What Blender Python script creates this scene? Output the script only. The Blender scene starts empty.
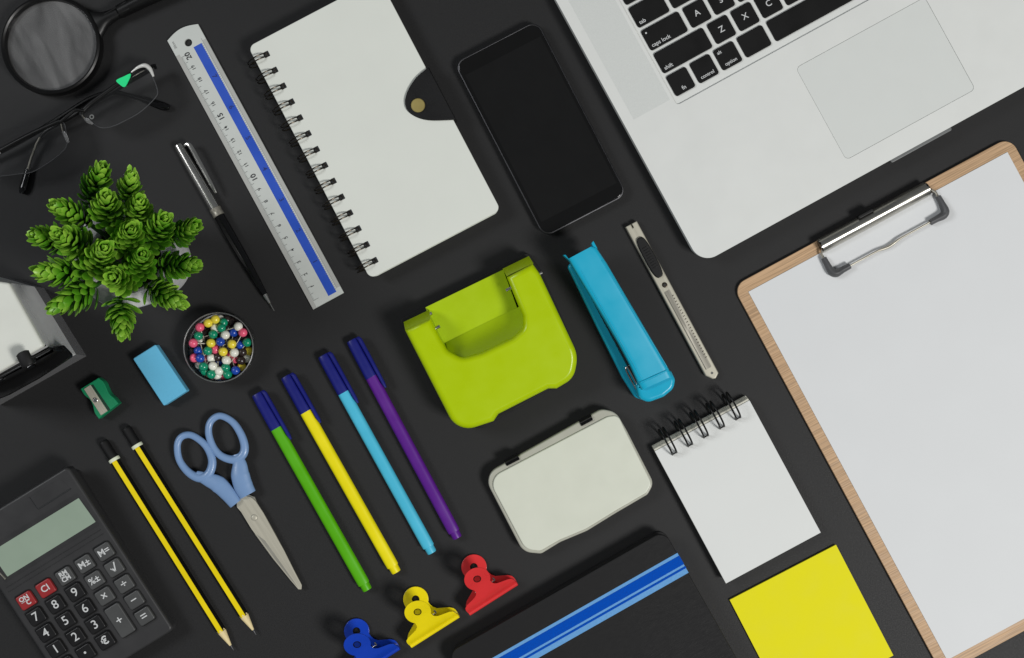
import bpy, bmesh, math, random
from mathutils import Vector, Matrix

random.seed(7)
R = math.radians
CM = 0.01            # everything below is written in centimetres
PX = 13.8            # photograph pixels per centimetre on the table top
HC = 100.0           # camera height above the table
scene = bpy.context.scene
COL = scene.collection


# ------------------------------------------------------------------ places
def P(px, py, z=0.0):
    f = (HC - z) / HC
    return Vector(((px - 512) / PX * f, (329 - py) / PX * f, z))


class Fr:
    """Frame of one thing: origin at a, u axis from a towards b, v to the left of u."""
    def __init__(s, a, b, z=0.0):
        A, B = P(a[0], a[1], z), P(b[0], b[1], z)
        s.o = Vector((A.x, A.y, 0))
        d = B - A
        s.len = d.length
        s.ang = math.atan2(d.y, d.x)

    def l(s, px, py, z=0.0):
        q = P(px, py, z) - s.o
        c, n = math.cos(-s.ang), math.sin(-s.ang)
        return Vector((q.x * c - q.y * n, q.x * n + q.y * c, z))

    def pts(s, ps, z=0.0):
        return [tuple(s.l(p[0], p[1], z)[:2]) for p in ps]


# ------------------------------------------------------------------ objects
def thing(name, label, cat, fr, group=None):
    o = bpy.data.objects.new(name, None)
    COL.objects.link(o)
    o.empty_display_size = 0.01
    o.location = (fr.o.x * CM, fr.o.y * CM, 0)
    o.rotation_euler = (0, 0, fr.ang)
    o['label'] = label
    o['category'] = cat
    if group:
        o['group'] = group
    return o


class MB:
    def __init__(s):
        s.bm = bmesh.new()

    def ring(s, pts):
        return [s.bm.verts.new(p) for p in pts]

    def loft(s, rings, closed=True, cap0=True, cap1=True):
        rs = [s.ring(r) for r in rings]
        n = len(rs[0])
        fs = []
        for a, b in zip(rs, rs[1:]):
            for i in range(n if closed else n - 1):
                j = (i + 1) % n
                try:
                    fs.append(s.bm.faces.new((a[i], a[j], b[j], b[i])))
                except ValueError:
                    pass
        if cap0:
            fs.append(s.bm.faces.new(list(reversed(rs[0]))))
        if cap1:
            fs.append(s.bm.faces.new(rs[-1]))
        return rs

    def prism(s, pts, z0, z1, bev=0.0, seg=2, holes=(), bot=False, hbev=0.0):
        """Outline (counter-clockwise or not) between two heights, holes allowed."""
        def area(q):
            return sum(q[i][0] * q[(i + 1) % len(q)][1] - q[(i + 1) % len(q)][0] * q[i][1] for i in range(len(q)))
        if area(pts) < 0:
            pts = list(reversed(pts))
        bm = s.bm
        if bev > 0 and not holes:
            rings = []
            k = max(2, seg)
            bb = min(bev, (z1 - z0) * (.48 if bot else .95))
            if bot:
                for i in range(k + 1):
                    a = math.pi / 2 * i / k
                    rings.append([(x, y, z0 + bb * (1 - math.sin(a))) for x, y in inset(pts, bb * (1 - math.cos(math.pi / 2 - a)))])
                rings = [[(x, y, z0 + bb * (1 - math.cos(math.pi / 2 * i / k))) for x, y in inset(pts, bb * (1 - math.sin(math.pi / 2 * i / k)))] for i in range(k + 1)]
            else:
                rings.append([(x, y, z0) for x, y in pts])
            for i in range(k + 1):
                a = math.pi / 2 * i / k
                rings.append([(x, y, z1 - bb * (1 - math.sin(a))) for x, y in inset(pts, bb * (1 - math.cos(a)))])
            s.loft(rings)
            return s
        lo = s.ring([(x, y, z0) for x, y in pts])
        hi = s.ring([(x, y, z1) for x, y in pts])
        n = len(pts)
        for i in range(n):
            j = (i + 1) % n
            bm.faces.new((lo[i], lo[j], hi[j], hi[i]))
        te, be, he = [], [], []
        if not holes:
            bm.faces.new(hi)
            bm.faces.new(list(reversed(lo)))
        for h in holes:
            if area(h) < 0:
                h = list(reversed(h))
            hl = s.ring([(x, y, z0) for x, y in h])
            hh = s.ring([(x, y, z1) for x, y in h])
            m = len(h)
            for i in range(m):
                j = (i + 1) % m
                bm.faces.new((hl[j], hl[i], hh[i], hh[j]))
            he.append((hl, hh))
        if holes:
            for loop, k in ((hi, 1), (lo, 0)):
                ed = [bm.edges.get((loop[i], loop[(i + 1) % n])) for i in range(n)]
                for t in he:
                    q = t[k]
                    ed += [bm.edges.get((q[i], q[(i + 1) % len(q)])) for i in range(len(q))]
                g = bmesh.ops.triangle_fill(bm, edges=ed, use_beauty=True)
                for f in g['geom']:
                    if isinstance(f, bmesh.types.BMFace):
                        f.normal_update()
                        if (f.normal.z < 0) == (k == 1):
                            f.normal_flip()
        if bev > 0:
            ed = [bm.edges.get((hi[i], hi[(i + 1) % n])) for i in range(n)]
            if bot:
                ed += [bm.edges.get((lo[i], lo[(i + 1) % n])) for i in range(n)]
            if hbev:
                for t in he:
                    q = t[1]
                    ed += [bm.edges.get((q[i], q[(i + 1) % len(q)])) for i in range(len(q))]
            bmesh.ops.bevel(bm, geom=[e for e in ed if e], offset=bev, segments=seg, profile=0.5, affect='EDGES', clamp_overlap=True)
        return s

    def box(s, cx, cy, z0, sx, sy, sz, bev=0.0, ang=0.0, r=0.0, seg=2, bot=False):
        pts = rrect(sx, sy, r) if r else [(-sx / 2, -sy / 2), (sx / 2, -sy / 2), (sx / 2, sy / 2), (-sx / 2, sy / 2)]
        c, n = math.cos(ang), math.sin(ang)
        return s.prism([(cx + x * c - y * n, cy + x * n + y * c) for x, y in pts], z0, z0 + sz, bev, seg, bot=bot)

    def tube(s, path, r, n=10, closed=False, up=(0, 0, 1), flat=1.0, phase=0.0):
        """Round (or flattened) tube: side radius r, radius along 'up' r*flat."""
        path = [Vector(p) for p in path]
        m = len(path)
        rr = r if isinstance(r, (list, tuple)) else [r] * m
        up = Vector(up)
        rings = []
        for i, p in enumerate(path):
            a = path[(i - 1) % m] if (closed or i > 0) else path[i]
            b = path[(i + 1) % m] if (closed or i < m - 1) else path[i]
            t = (b - a).normalized()
            u = up - t * up.dot(t)
            if u.length < 1e-4:
                u = Vector((1, 0, 0)) - t * t.x
            u.normalize()
            sd = t.cross(u)
            rings.append([p + sd * (rr[i] * math.cos(2 * math.pi * k / n + phase)) + u * (rr[i] * flat * math.sin(2 * math.pi * k / n + phase)) for k in range(n)])
        if closed:
            rs = [s.ring(q) for q in rings]
            for i in range(m):
                a, b = rs[i], rs[(i + 1) % m]
                for k in range(n):
                    l = (k + 1) % n
                    s.bm.faces.new((a[k], a[l], b[l], b[k]))
        else:
            s.loft(rings)
        return s

    def lathe(s, prof, o=(0, 0, 0), axis=(0, 0, 1), n=32, caps=True):
        """prof: list of (distance along axis, radius)."""
        ax = Vector(axis).normalized()
        e = Vector((1, 0, 0)) if abs(ax.x) < 0.9 else Vector((0, 1, 0))
        a = (e - ax * e.dot(ax)).normalized()
        b = ax.cross(a)
        o = Vector(o)
        s.loft([[o + ax * t + a * (max(r, 1e-4) * math.cos(2 * math.pi * k / n)) + b * (max(r, 1e-4) * math.sin(2 * math.pi * k / n)) for k in range(n)] for t, r in prof], cap0=caps, cap1=caps)
        return s

    def ball(s, c, r, u=16, v=10, sc=(1, 1, 1)):
        m = Matrix.Translation(Vector(c)) @ Matrix.Diagonal((sc[0], sc[1], sc[2], 1))
        bmesh.ops.create_uvsphere(s.bm, u_segments=u, v_segments=v, radius=r, matrix=m)
        return s

    def annulus(s, c, ro, ri, z0, z1, n=40, bev=0.0):
        o = [(c[0] + ro * math.cos(2 * math.pi * k / n), c[1] + ro * math.sin(2 * math.pi * k / n)) for k in range(n)]
        i = [(c[0] + ri * math.cos(2 * math.pi * k / n), c[1] + ri * math.sin(2 * math.pi * k / n)) for k in range(n)]
        return s.prism(o, z0, z1, bev, 2, holes=[i])

    def warp(s, f):
        for v in s.bm.verts:
            v.co = f(v.co)
        return s

    def build(s, name, mat, parent=None, sharp=38, label=None, mats=None):
        bm = s.bm
        bmesh.ops.recalc_face_normals(bm, faces=bm.faces)
        me = bpy.data.meshes.new(name)
        for v in bm.verts:
            v.co *= CM
        bm.to_mesh(me)
        bm.free()
        for p in me.polygons:
            p.use_smooth = True
        try:
            me.set_sharp_from_angle(angle=R(sharp))
        except Exception:
            pass
        me.materials.append(mat)
        o = bpy.data.objects.new(name, me)
        COL.objects.link(o)
        wn = o.modifiers.new('weighted_normals', 'WEIGHTED_NORMAL')
        wn.keep_sharp = True
        if parent:
            o.parent = parent
        if label:
            o['label'] = label
        return o


def inset(pts, d):
    """Counter-clockwise outline moved inwards by d, corner by corner."""
    if d <= 1e-6:
        return list(pts)
    out = []
    m = len(pts)
    for i in range(m):
        p, a, c = Vector(pts[i]), Vector(pts[i - 1]), Vector(pts[(i + 1) % m])
        e0, e1 = p - a, c - p
        if e0.length < 1e-6: e0 = e1
        if e1.length < 1e-6: e1 = e0
        e0.normalize(); e1.normalize()
        n = Vector((-e0.y, e0.x)) + Vector((-e1.y, e1.x))
        if n.length < 1e-6:
            n = Vector((-e0.y, e0.x))
        n.normalize()
        k = max(.4, n.dot(Vector((-e0.y, e0.x))))
        q = p + n * (d / k)
        out.append((q.x, q.y))
    return out


def rrect(w, h, r, n=8, cx=0.0, cy=0.0):
    out = []
    for sx, sy, a0 in ((1, 1, 0), (-1, 1, 90), (-1, -1, 180), (1, -1, 270)):
        for k in range(n + 1):
            a = R(a0 + 90 * k / n)
            out.append((cx + sx * (w / 2 - r) + r * math.cos(a), cy + sy * (h / 2 - r) + r * math.sin(a)))
    return out


def circle(cx, cy, r, n=32):
    return [(cx + r * math.cos(2 * math.pi * k / n), cy + r * math.sin(2 * math.pi * k / n)) for k in range(n)]


def roundpoly(pts, rads, n=6):
    """Polygon with each corner replaced by an arc-like curve of its own radius."""
    out = []
    m = len(pts)
    for i in range(m):
        p = Vector(pts[i]); a = Vector(pts[i - 1]); b = Vector(pts[(i + 1) % m])
        r = rads[i] if isinstance(rads, (list, tuple)) else rads
        if r <= 0:
            out.append(tuple(p)); continue
        d0, d1 = (a - p).normalized(), (b - p).normalized()
        half = d0.angle(d1) / 2
        t = min(r / max(math.tan(half), 1e-3), (a - p).length * .49, (b - p).length * .49)
        rr = t * math.tan(half)
        c = p + (d0 + d1).normalized() * (rr / math.sin(half))
        s, e = p + d0 * t - c, p + d1 * t - c
        a0 = math.atan2(s.y, s.x); da = math.atan2(e.y, e.x) - a0
        while da > math.pi: da -= 2 * math.pi
        while da < -math.pi: da += 2 * math.pi
        for k in range(n + 1):
            q = a0 + da * k / n
            out.append((c.x + rr * math.cos(q), c.y + rr * math.sin(q)))
    return out


def smooth(pts, closed=False, n=6):
    pts = [Vector(p) for p in pts]
    m = len(pts)
    out = []
    for i in range(m if closed else m - 1):
        g = (lambda k: pts[k % m]) if closed else (lambda k: pts[max(0, min(m - 1, k))])
        p0, p1, p2, p3 = g(i - 1), g(i), g(i + 1), g(i + 2)
        for k in range(n):
            t = k / n
            out.append(0.5 * ((2 * p1) + (p2 - p0) * t + (2 * p0 - 5 * p1 + 4 * p2 - p3) * t * t + (3 * p1 - p0 - 3 * p2 + p3) * t ** 3))
    if not closed:
        out.append(pts[-1])
    return out


def lerp_list(vals, m):
    out = []
    for i in range(m):
        t = i / (m - 1) * (len(vals) - 1)
        k = min(int(t), len(vals) - 2)
        out.append(vals[k] + (vals[k + 1] - vals[k]) * (t - k))
    return out


_txt = {}


def text(s, size, name, mat, parent, u, v, z, rot=0.0, ax='CENTER', bold=0.0, sx=1.0):
    key = (s, size, ax, bold)
    if key not in _txt:
        c = bpy.data.curves.new('lettering', 'FONT')
        c.body = s
        c.size = size * CM
        c.align_x = ax
        c.align_y = 'CENTER'
        c.offset = bold * CM
        c.resolution_u = 4
        c.extrude = 0.0025 * CM
        t = bpy.data.objects.new('lettering', c)
        me = bpy.data.meshes.new_from_object(t)
        bpy.data.objects.remove(t)
        me.materials.clear()
        _txt[key] = me
    me = _txt[key].copy()
    me.materials.append(mat)
    o = bpy.data.objects.new(name, me)
    COL.objects.link(o)
    o.parent = parent
    o.location = (u * CM, v * CM, z * CM)
    o.rotation_euler = (0, 0, rot)
    o.scale = (sx, 1, 1)
    return o


# ------------------------------------------------------------------ materials
EXPO = 0.86
def lin(v):
    v /= 255
    return v / 12.92 if v <= 0.04045 else ((v + 0.055) / 1.055) ** 2.4


def mat(name, rgb, rough=0.5, metal=0.0, spec=0.5, var=0.06, vscale=60.0, bump=0.0, bscale=400.0, coat=0.0,
        raw=False, rvar=0.08, sss=0.0, aniso=0.0, stretch=(1, 1, 1)):
    m = bpy.data.materials.new(name)
    m.use_nodes = True
    nt = m.node_tree
    b = nt.nodes['Principled BSDF']
    c = [lin(x) for x in rgb]
    if not raw and not metal:
        c = [min(x / EXPO, 0.9) for x in c]
    tc = nt.nodes.new('ShaderNodeTexCoord')
    mp = nt.nodes.new('ShaderNodeMapping')
    mp.inputs['Scale'].default_value = stretch
    nt.links.new(tc.outputs['Object'], mp.inputs['Vector'])
    nz = nt.nodes.new('ShaderNodeTexNoise')
    nz.inputs['Scale'].default_value = vscale
    nz.inputs['Detail'].default_value = 5
    nt.links.new(mp.outputs['Vector'], nz.inputs['Vector'])
    rm = nt.nodes.new('ShaderNodeMapRange')
    rm.inputs['From Min'].default_value = 0.3
    rm.inputs['From Max'].default_value = 0.7
    rm.inputs['To Min'].default_value = 1 - var
    rm.inputs['To Max'].default_value = 1 + var
    nt.links.new(nz.outputs['Fac'], rm.inputs['Value'])
    mx = nt.nodes.new('ShaderNodeMix')
    mx.data_type = 'RGBA'
    mx.blend_type = 'MULTIPLY'
    mx.inputs['Factor'].default_value = 1
    mx.inputs[6].default_value = (*c, 1)
    nt.links.new(rm.outputs['Result'], mx.inputs[7])
    nt.links.new(mx.outputs[2], b.inputs['Base Color'])
    rr = nt.nodes.new('ShaderNodeMapRange')
    rr.inputs['From Min'].default_value = 0.3
    rr.inputs['From Max'].default_value = 0.7
    rr.inputs['To Min'].default_value = max(0.02, rough - rvar * rough * 2)
    rr.inputs['To Max'].default_value = min(1, rough + rvar * rough * 2)
    nt.links.new(nz.outputs['Fac'], rr.inputs['Value'])
    nt.links.new(rr.outputs['Result'], b.inputs['Roughness'])
    b.inputs['Metallic'].default_value = metal
    b.inputs['Specular IOR Level'].default_value = spec
    b.inputs['Coat Weight'].default_value = coat
    b.inputs['Coat Roughness'].default_value = 0.12
    b.inputs['Anisotropic'].default_value = aniso
    if sss:
        b.inputs['Subsurface Weight'].default_value = sss
        b.inputs['Subsurface Radius'].default_value = (0.003, 0.003, 0.002)
    if bump:
        n2 = nt.nodes.new('ShaderNodeTexNoise')
        n2.inputs['Scale'].default_value = bscale
        n2.inputs['Detail'].default_value = 4
        nt.links.new(mp.outputs['Vector'], n2.inputs['Vector'])
        bp = nt.nodes.new('ShaderNodeBump')
        bp.inputs['Strength'].default_value = bump
        bp.inputs['Distance'].default_value = 0.0004
        nt.links.new(n2.outputs['Fac'], bp.inputs['Height'])
        nt.links.new(bp.outputs['Normal'], b.inputs['Normal'])
    return m


def clear(name, tint=(1, 1, 1), rough=0.03, ior=1.45, veil=0.0, veil_rgb=(200, 200, 200), refl_streaks=0.0):
    """Thin clear plastic or glass: see-through with Fresnel gloss, plus an optional diffuse veil."""
    m = bpy.data.materials.new(name)
    m.use_nodes = True
    nt = m.node_tree
    nt.nodes.remove(nt.nodes['Principled BSDF'])
    out = nt.nodes['Material Output']
    tr = nt.nodes.new('ShaderNodeBsdfTransparent')
    tr.inputs['Color'].default_value = (*tint, 1)
    gl = nt.nodes.new('ShaderNodeBsdfGlossy')
    gl.inputs['Roughness'].default_value = rough
    fr = nt.nodes.new('ShaderNodeFresnel')
    fr.inputs['IOR'].default_value = ior
    mx = nt.nodes.new('ShaderNodeMixShader')
    nt.links.new(fr.outputs['Fac'], mx.inputs['Fac'])
    nt.links.new(tr.outputs[0], mx.inputs[1])
    nt.links.new(gl.outputs[0], mx.inputs[2])
    last = mx
    if veil:
        df = nt.nodes.new('ShaderNodeBsdfDiffuse')
        df.inputs['Color'].default_value = (*[lin(x) for x in veil_rgb], 1)
        m2 = nt.nodes.new('ShaderNodeMixShader')
        m2.inputs['Fac'].default_value = veil
        if refl_streaks:  # uneven streaks for a veil that paints a reflection
            tc = nt.nodes.new('ShaderNodeTexCoord')
            mp = nt.nodes.new('ShaderNodeMapping')
            mp.inputs['Scale'].default_value = (1.0, 0.25, 1)
            mp.inputs['Rotation'].default_value = (0, 0, R(28))
            nt.links.new(tc.outputs['Object'], mp.inputs['Vector'])
            nz = nt.nodes.new('ShaderNodeTexNoise')
            nz.inputs['Scale'].default_value = 55
            nz.inputs['Detail'].default_value = 6
            nz.inputs['Distortion'].default_value = 1.2
            nt.links.new(mp.outputs['Vector'], nz.inputs['Vector'])
            rm = nt.nodes.new('ShaderNodeMapRange')
            rm.inputs['From Min'].default_value = 0.3
            rm.inputs['From Max'].default_value = 0.65
            rm.inputs['To Min'].default_value = veil * (1 - refl_streaks)
            rm.inputs['To Max'].default_value = veil * (1 + refl_streaks * .6)
            nt.links.new(nz.outputs['Fac'], rm.inputs['Value'])
            nt.links.new(rm.outputs['Result'], m2.inputs['Fac'])
        nt.links.new(mx.outputs[0], m2.inputs[1])
        nt.links.new(df.outputs[0], m2.inputs[2])
        last = m2
    nt.links.new(last.outputs[0], out.inputs['Surface'])
    return m


def wood_mat():
    m = mat('oak_veneer', (178, 147, 113), 0.55, var=0.12, vscale=90, stretch=(0.25, 6, 1), bump=0.15, bscale=300)
    nt = m.node_tree
    b = nt.nodes['Principled BSDF']
    mx = [n for n in nt.nodes if n.type == 'MIX'][0]
    wv = nt.nodes.new('ShaderNodeTexNoise')
    wv.inputs['Scale'].default_value = 240
    wv.inputs['Detail'].default_value = 3
    mp = nt.nodes.new('ShaderNodeMapping')
    mp.inputs['Scale'].default_value = (0.12, 5.5, 1)
    tc = [n for n in nt.nodes if n.type == 'TEX_COORD'][0]
    nt.links.new(tc.outputs['Object'], mp.inputs['Vector'])
    nt.links.new(mp.outputs['Vector'], wv.inputs['Vector'])
    cr = nt.nodes.new('ShaderNodeValToRGB')
    cr.color_ramp.elements[0].position = 0.36
    cr.color_ramp.elements[0].color = (0.62, 0.58, 0.52, 1)
    cr.color_ramp.elements[1].position = 0.6
    cr.color_ramp.elements[1].color = (1.06, 1.05, 1.04, 1)
    nt.links.new(wv.outputs['Fac'], cr.inputs['Fac'])
    m2 = nt.nodes.new('ShaderNodeMix')
    m2.data_type = 'RGBA'
    m2.blend_type = 'MULTIPLY'
    m2.inputs['Factor'].default_value = 0.8
    nt.links.new(mx.outputs[2], m2.inputs[6])
    nt.links.new(cr.outputs['Color'], m2.inputs[7])
    nt.links.new(m2.outputs[2], b.inputs['Base Color'])
    return m


M = dict(
    table=mat('charcoal_card', (31, 31, 31.5), 0.58, spec=0.3, var=0.2, vscale=1100, bump=0.3, bscale=2200),
    black=mat('black_plastic', (14, 14, 14.5), 0.36, spec=0.32, raw=True),
    blackmatte=mat('black_matte', (22, 22, 22.5), 0.55, spec=.3, raw=True, bump=0.1, bscale=1500),
    blackgloss=mat('black_gloss', (9, 9, 10), 0.12, raw=True, spec=0.5),
    chrome=mat('chrome', (222, 220, 214), 0.2, metal=1, var=0.03),
    steel=mat('brushed_steel', (176, 172, 160), 0.42, metal=.75, var=0.05, vscale=300, stretch=(0.1, 4, 1), aniso=0.4),
    blade=mat('satin_blade_steel', (190, 186, 170), 0.5, metal=.35, var=0.04, vscale=300, stretch=(0.1, 4, 1)),
    bladeg=mat('ground_blade_steel', (150, 148, 138), 0.45, metal=.3, var=0.04),
    endp=mat('polished_end_piece', (226, 226, 222), 0.3, metal=.25),
    darksteel=mat('dark_bronze_wire', (74, 68, 60), 0.34, metal=1),
    blackwire=mat('black_coated_wire', (12, 12, 12), 0.4, spec=.3, raw=True),
    paper=mat('white_paper', (203, 205, 206), 0.85, spec=0.25, var=0.012, vscale=25, bump=0.06, bscale=1200),
    padpaper=mat('notepad_paper', (207, 209, 207), 0.85, spec=0.25, var=0.012, vscale=25, bump=0.06, bscale=1200),
    cover=mat('ivory_cover_board', (207, 210, 203), 0.8, spec=0.25, var=0.014, vscale=30, bump=0.08, bscale=900),
    pages=mat('page_edges', (196, 194, 182), 0.9, spec=0.2, var=0.1, vscale=200, stretch=(0.05, 0.05, 60)),
    leather=mat('black_leather', (22, 22, 23), 0.55, spec=.25, raw=True, bump=0.5, bscale=900, var=0.1),
    brass=mat('brass', (176, 160, 98), 0.45, metal=.45),
    ruler=mat('ruler_plastic', (188, 192, 188), 0.4, var=0.015),
    bevelp=mat('ruler_bevel_plastic', (166, 167, 163), 0.4, var=0.02),
    rblue=mat('ruler_blue_band', (36, 76, 178), 0.4, var=0.04),
    ink=mat('printed_black_ink', (38, 40, 42), 0.6, raw=True),
    inkgrey=mat('printed_grey_ink', (110, 112, 110), 0.6, raw=True),
    inkblue=mat('printed_navy_ink', (24, 46, 118), 0.6, raw=True),
    alu=mat('anodised_aluminium', (205, 207, 204), 0.48, var=0.012, vscale=40, bump=0.05, bscale=3000),
    alugrille=mat('speaker_grille', (195, 198, 195), 0.55, var=0.05, vscale=2500, bump=0.25, bscale=2500),
    trackpad=mat('trackpad_glass', (199, 202, 199), 0.75, spec=.2, var=0.008),
    groove=mat('shadow_gap_dark', (120, 122, 120), 0.6, raw=True),
    scoop=mat('scoop_grey', (104, 106, 106), 0.5, raw=True),
    key=mat('laptop_key_black', (17, 17, 17), 0.55, spec=.22, raw=True, bump=0.08, bscale=2500),
    legend=mat('key_legend_white', (190, 192, 192), 0.6),
    wood=wood_mat(),
    rubber=mat('grey_rubber', (78, 79, 81), 0.45, raw=True),
    lime=mat('lime_plastic', (163, 188, 0), 0.3, spec=.28, var=0.015, coat=0.06),
    limed=mat('lime_plastic_satin', (160, 186, 0), 0.35, var=0.03),
    sky=mat('turquoise_plastic', (20, 158, 190), 0.3, spec=.4, var=0.015, coat=0.1),
    eraser=mat('blue_vinyl', (96, 174, 208), 0.75, spec=0.25, var=0.03, bump=0.12, bscale=700),
    green=mat('green_plastic', (14, 128, 84), 0.38, var=0.05),
    yellowlac=mat('yellow_lacquer', (240, 204, 4), 0.3, var=0.04, coat=0.3),
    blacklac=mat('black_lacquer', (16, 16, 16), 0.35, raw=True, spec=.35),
    pwood=mat('sharpened_cedar', (218, 200, 152), 0.75, var=0.1, vscale=300, stretch=(0.2, 5, 5)),
    lead=mat('graphite', (70, 70, 74), 0.4, raw=True),
    ferrule=mat('cream_ring', (214, 220, 196), 0.45),
    navy=mat('navy_cap_plastic', (18, 24, 108), 0.35, var=0.05),
    fgreen=mat('felt_pen_green', (80, 166, 0), 0.4, var=0.03),
    fyellow=mat('felt_pen_yellow', (236, 214, 0), 0.4, var=0.03),
    fcyan=mat('felt_pen_cyan', (70, 178, 208), 0.4, var=0.03),
    fpurple=mat('felt_pen_purple', (84, 22, 128), 0.4, var=0.03),
    handle=mat('powder_blue_plastic', (114, 144, 184), 0.38, var=0.03, coat=0.15),
    calc=mat('calculator_grey', (54, 54, 55), 0.42, spec=.35, var=0.05, raw=True, bump=0.06, bscale=2500),
    calcdk=mat('calculator_panel', (46, 46, 47), 0.42, var=0.05, raw=True),
    calckey=mat('calculator_number_key', (28, 28, 29), 0.4, spec=.35, raw=True),
    calckey2=mat('calculator_function_key', (72, 73, 73), 0.42, raw=True),
    calcred=mat('calculator_red_key', (140, 38, 40), 0.4),
    lcd=mat('lcd_grey_green', (136, 152, 136), 0.35, var=0.02),
    red=mat('red_enamel', (206, 46, 48), 0.32, coat=0.2),
    yel=mat('yellow_enamel', (228, 208, 2), 0.32, coat=0.2),
    blu=mat('blue_enamel', (10, 58, 172), 0.32, coat=0.2),
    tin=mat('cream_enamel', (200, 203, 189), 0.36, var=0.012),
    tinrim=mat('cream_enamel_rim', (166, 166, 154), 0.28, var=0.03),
    sticky=mat('yellow_note_paper', (214, 207, 30), 0.8, spec=0.2, var=0.012),
    stickye=mat('yellow_note_edges', (190, 186, 30), 0.8, spec=0.2, var=0.1, vscale=300, stretch=(.1, .1, 60)),
    bookblack=mat('black_book_cloth', (21, 21, 22), 0.62, spec=.25, raw=True, var=0.2, vscale=900, bump=0.3, bscale=1600, stretch=(0.25, 2.5, 1)),
    blight=mat('elastic_light_blue', (98, 150, 200), 0.9, spec=.1, var=0.08, vscale=900),
    bdark=mat('elastic_royal_blue', (2, 70, 168), 0.9, spec=.1, var=0.12, vscale=900),
    screen=mat('phone_screen_glass', (20, 20, 20), 0.1, raw=True, spec=0.35),
    pot=mat('white_ceramic', (205, 205, 205), 0.35),
    soil=mat('dark_soil', (24, 26, 20), 0.95, raw=True, bump=1.0, bscale=300),
    white=mat('white_casing', (206, 208, 200), 0.38, var=0.02),
    sticker=mat('green_sticker', (0, 215, 130), 0.5),
    lens=clear('spectacle_lens', veil=0.005),
    magn=clear('magnifier_glass', veil=0.135, refl_streaks=0.6, veil_rgb=(210, 210, 210)),  # streaky grey veil paints the room's reflection into the lens
    acryl=clear('clear_acrylic', rough=0.06, veil=0.03),
    padclear=clear('nose_pad_silicone', rough=0.35, veil=0.1, ior=1.3),
    smoke=clear('smoky_plastic', tint=(0.75, 0.76, 0.77), rough=0.12, veil=0.26, veil_rgb=(190, 190, 192)),
)


def leaf_mat():
    m = bpy.data.materials.new('succulent_leaf_green')
    m.use_nodes = True
    nt = m.node_tree
    b = nt.nodes['Principled BSDF']
    at = nt.nodes.new('ShaderNodeAttribute')
    at.attribute_name = 'tone'
    cr = nt.nodes.new('ShaderNodeValToRGB')
    e = cr.color_ramp.elements
    e[0].position = 0.0
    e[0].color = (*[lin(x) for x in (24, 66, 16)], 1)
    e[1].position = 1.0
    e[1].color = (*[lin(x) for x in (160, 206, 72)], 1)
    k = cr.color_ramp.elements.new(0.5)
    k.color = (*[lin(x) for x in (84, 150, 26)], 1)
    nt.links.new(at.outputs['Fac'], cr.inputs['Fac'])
    nt.links.new(cr.outputs['Color'], b.inputs['Base Color'])
    b.inputs['Roughness'].default_value = 0.38
    b.inputs['Subsurface Weight'].default_value = 0.15
    b.inputs['Subsurface Radius'].default_value = (0.002, 0.003, 0.001)
    tc = nt.nodes.new('ShaderNodeTexCoord')
    nz = nt.nodes.new('ShaderNodeTexNoise')
    nz.inputs['Scale'].default_value = 900
    nt.links.new(tc.outputs['Object'], nz.inputs['Vector'])
    bp = nt.nodes.new('ShaderNodeBump')
    bp.inputs['Strength'].default_value = 0.15
    bp.inputs['Distance'].default_value = 0.0004
    nt.links.new(nz.outputs['Fac'], bp.inputs['Height'])
    nt.links.new(bp.outputs['Normal'], b.inputs['Normal'])
    return m


M['leaf'] = leaf_mat()

# ------------------------------------------------------------------ table
b = MB()
b.prism([(-90, -70), (90, -70), (90, 70), (-90, 70)], -2.0, 0.0)
tb = b.build('table', M['table'])
tb['kind'] = 'structure'


# ------------------------------------------------------------------ magnifying glass
def magnifier():
    fr = Fr((51.8, 45.4), (128.5, 6.6), .8)
    t = thing('magnifying_glass', 'black rimmed round magnifying glass with grey lens in the top left corner', 'magnifying glass', fr)
    n = 64
    prof = [(3.20, 0.55), (3.22, 0.85), (3.30, 1.12), (3.42, 1.2), (3.54, 1.12), (3.60, 0.8), (3.60, 0.35), (3.52, 0.08), (3.36, 0.02), (3.24, 0.2)]
    b = MB()
    rs = [b.ring([(r * math.cos(2 * math.pi * k / n), r * math.sin(2 * math.pi * k / n), z) for r, z in prof]) for k in range(n)]
    for i in range(n):
        a, c = rs[i], rs[(i + 1) % n]
        for k in range(len(prof)):
            l = (k + 1) % len(prof)
            b.bm.faces.new((a[k], a[l], c[l], c[k]))
    b.build('rim', M['black'], t)
    # lens, biconvex
    b = MB()
    rings = []
    for k in range(0):
        r = 3.215 * math.cos(k / 8 * math.pi / 2 * .999)
        rings.append((0.62 + 0.22 * math.sin(k / 8 * math.pi / 2), max(r, 0.01)))
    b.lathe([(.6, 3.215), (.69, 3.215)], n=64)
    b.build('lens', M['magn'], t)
    # neck and handle
    def sect(u, w, z, h):
        return [(u, w * math.cos(a), z + h * math.sin(a)) for a in [2 * math.pi * k / 16 for k in range(16)]]
    b = MB()
    b.loft([sect(3.3, 1.25, .6, .42), sect(3.75, 0.9, .6, .46), sect(4.2, .6, .6, .46), sect(4.7, .48, .62, .45), sect(5.3, .42, .62, .44)])
    b.build('neck', M['black'], t)
    b = MB()
    b.loft([sect(5.25, .40, .62, .42), sect(5.4, .5, .66, .55), sect(7.2, .56, .7, .62), sect(10, .72, .75, .72), sect(13.5, .8, .8, .76), sect(15.6, .7, .78, .68), sect(16.2, .4, .75, .4)])
    h = b.build('handle', M['black'], t)
    b = MB()
    for s in (-1, 1):
        b.tube([(4.4, s * .22, 1.03), (5.2, s * .24, 1.05), (6.2, s * .27, 1.16)], .035, 6)
    b.build('groove_ridge', M['blackmatte'], h)


magnifier()


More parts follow.
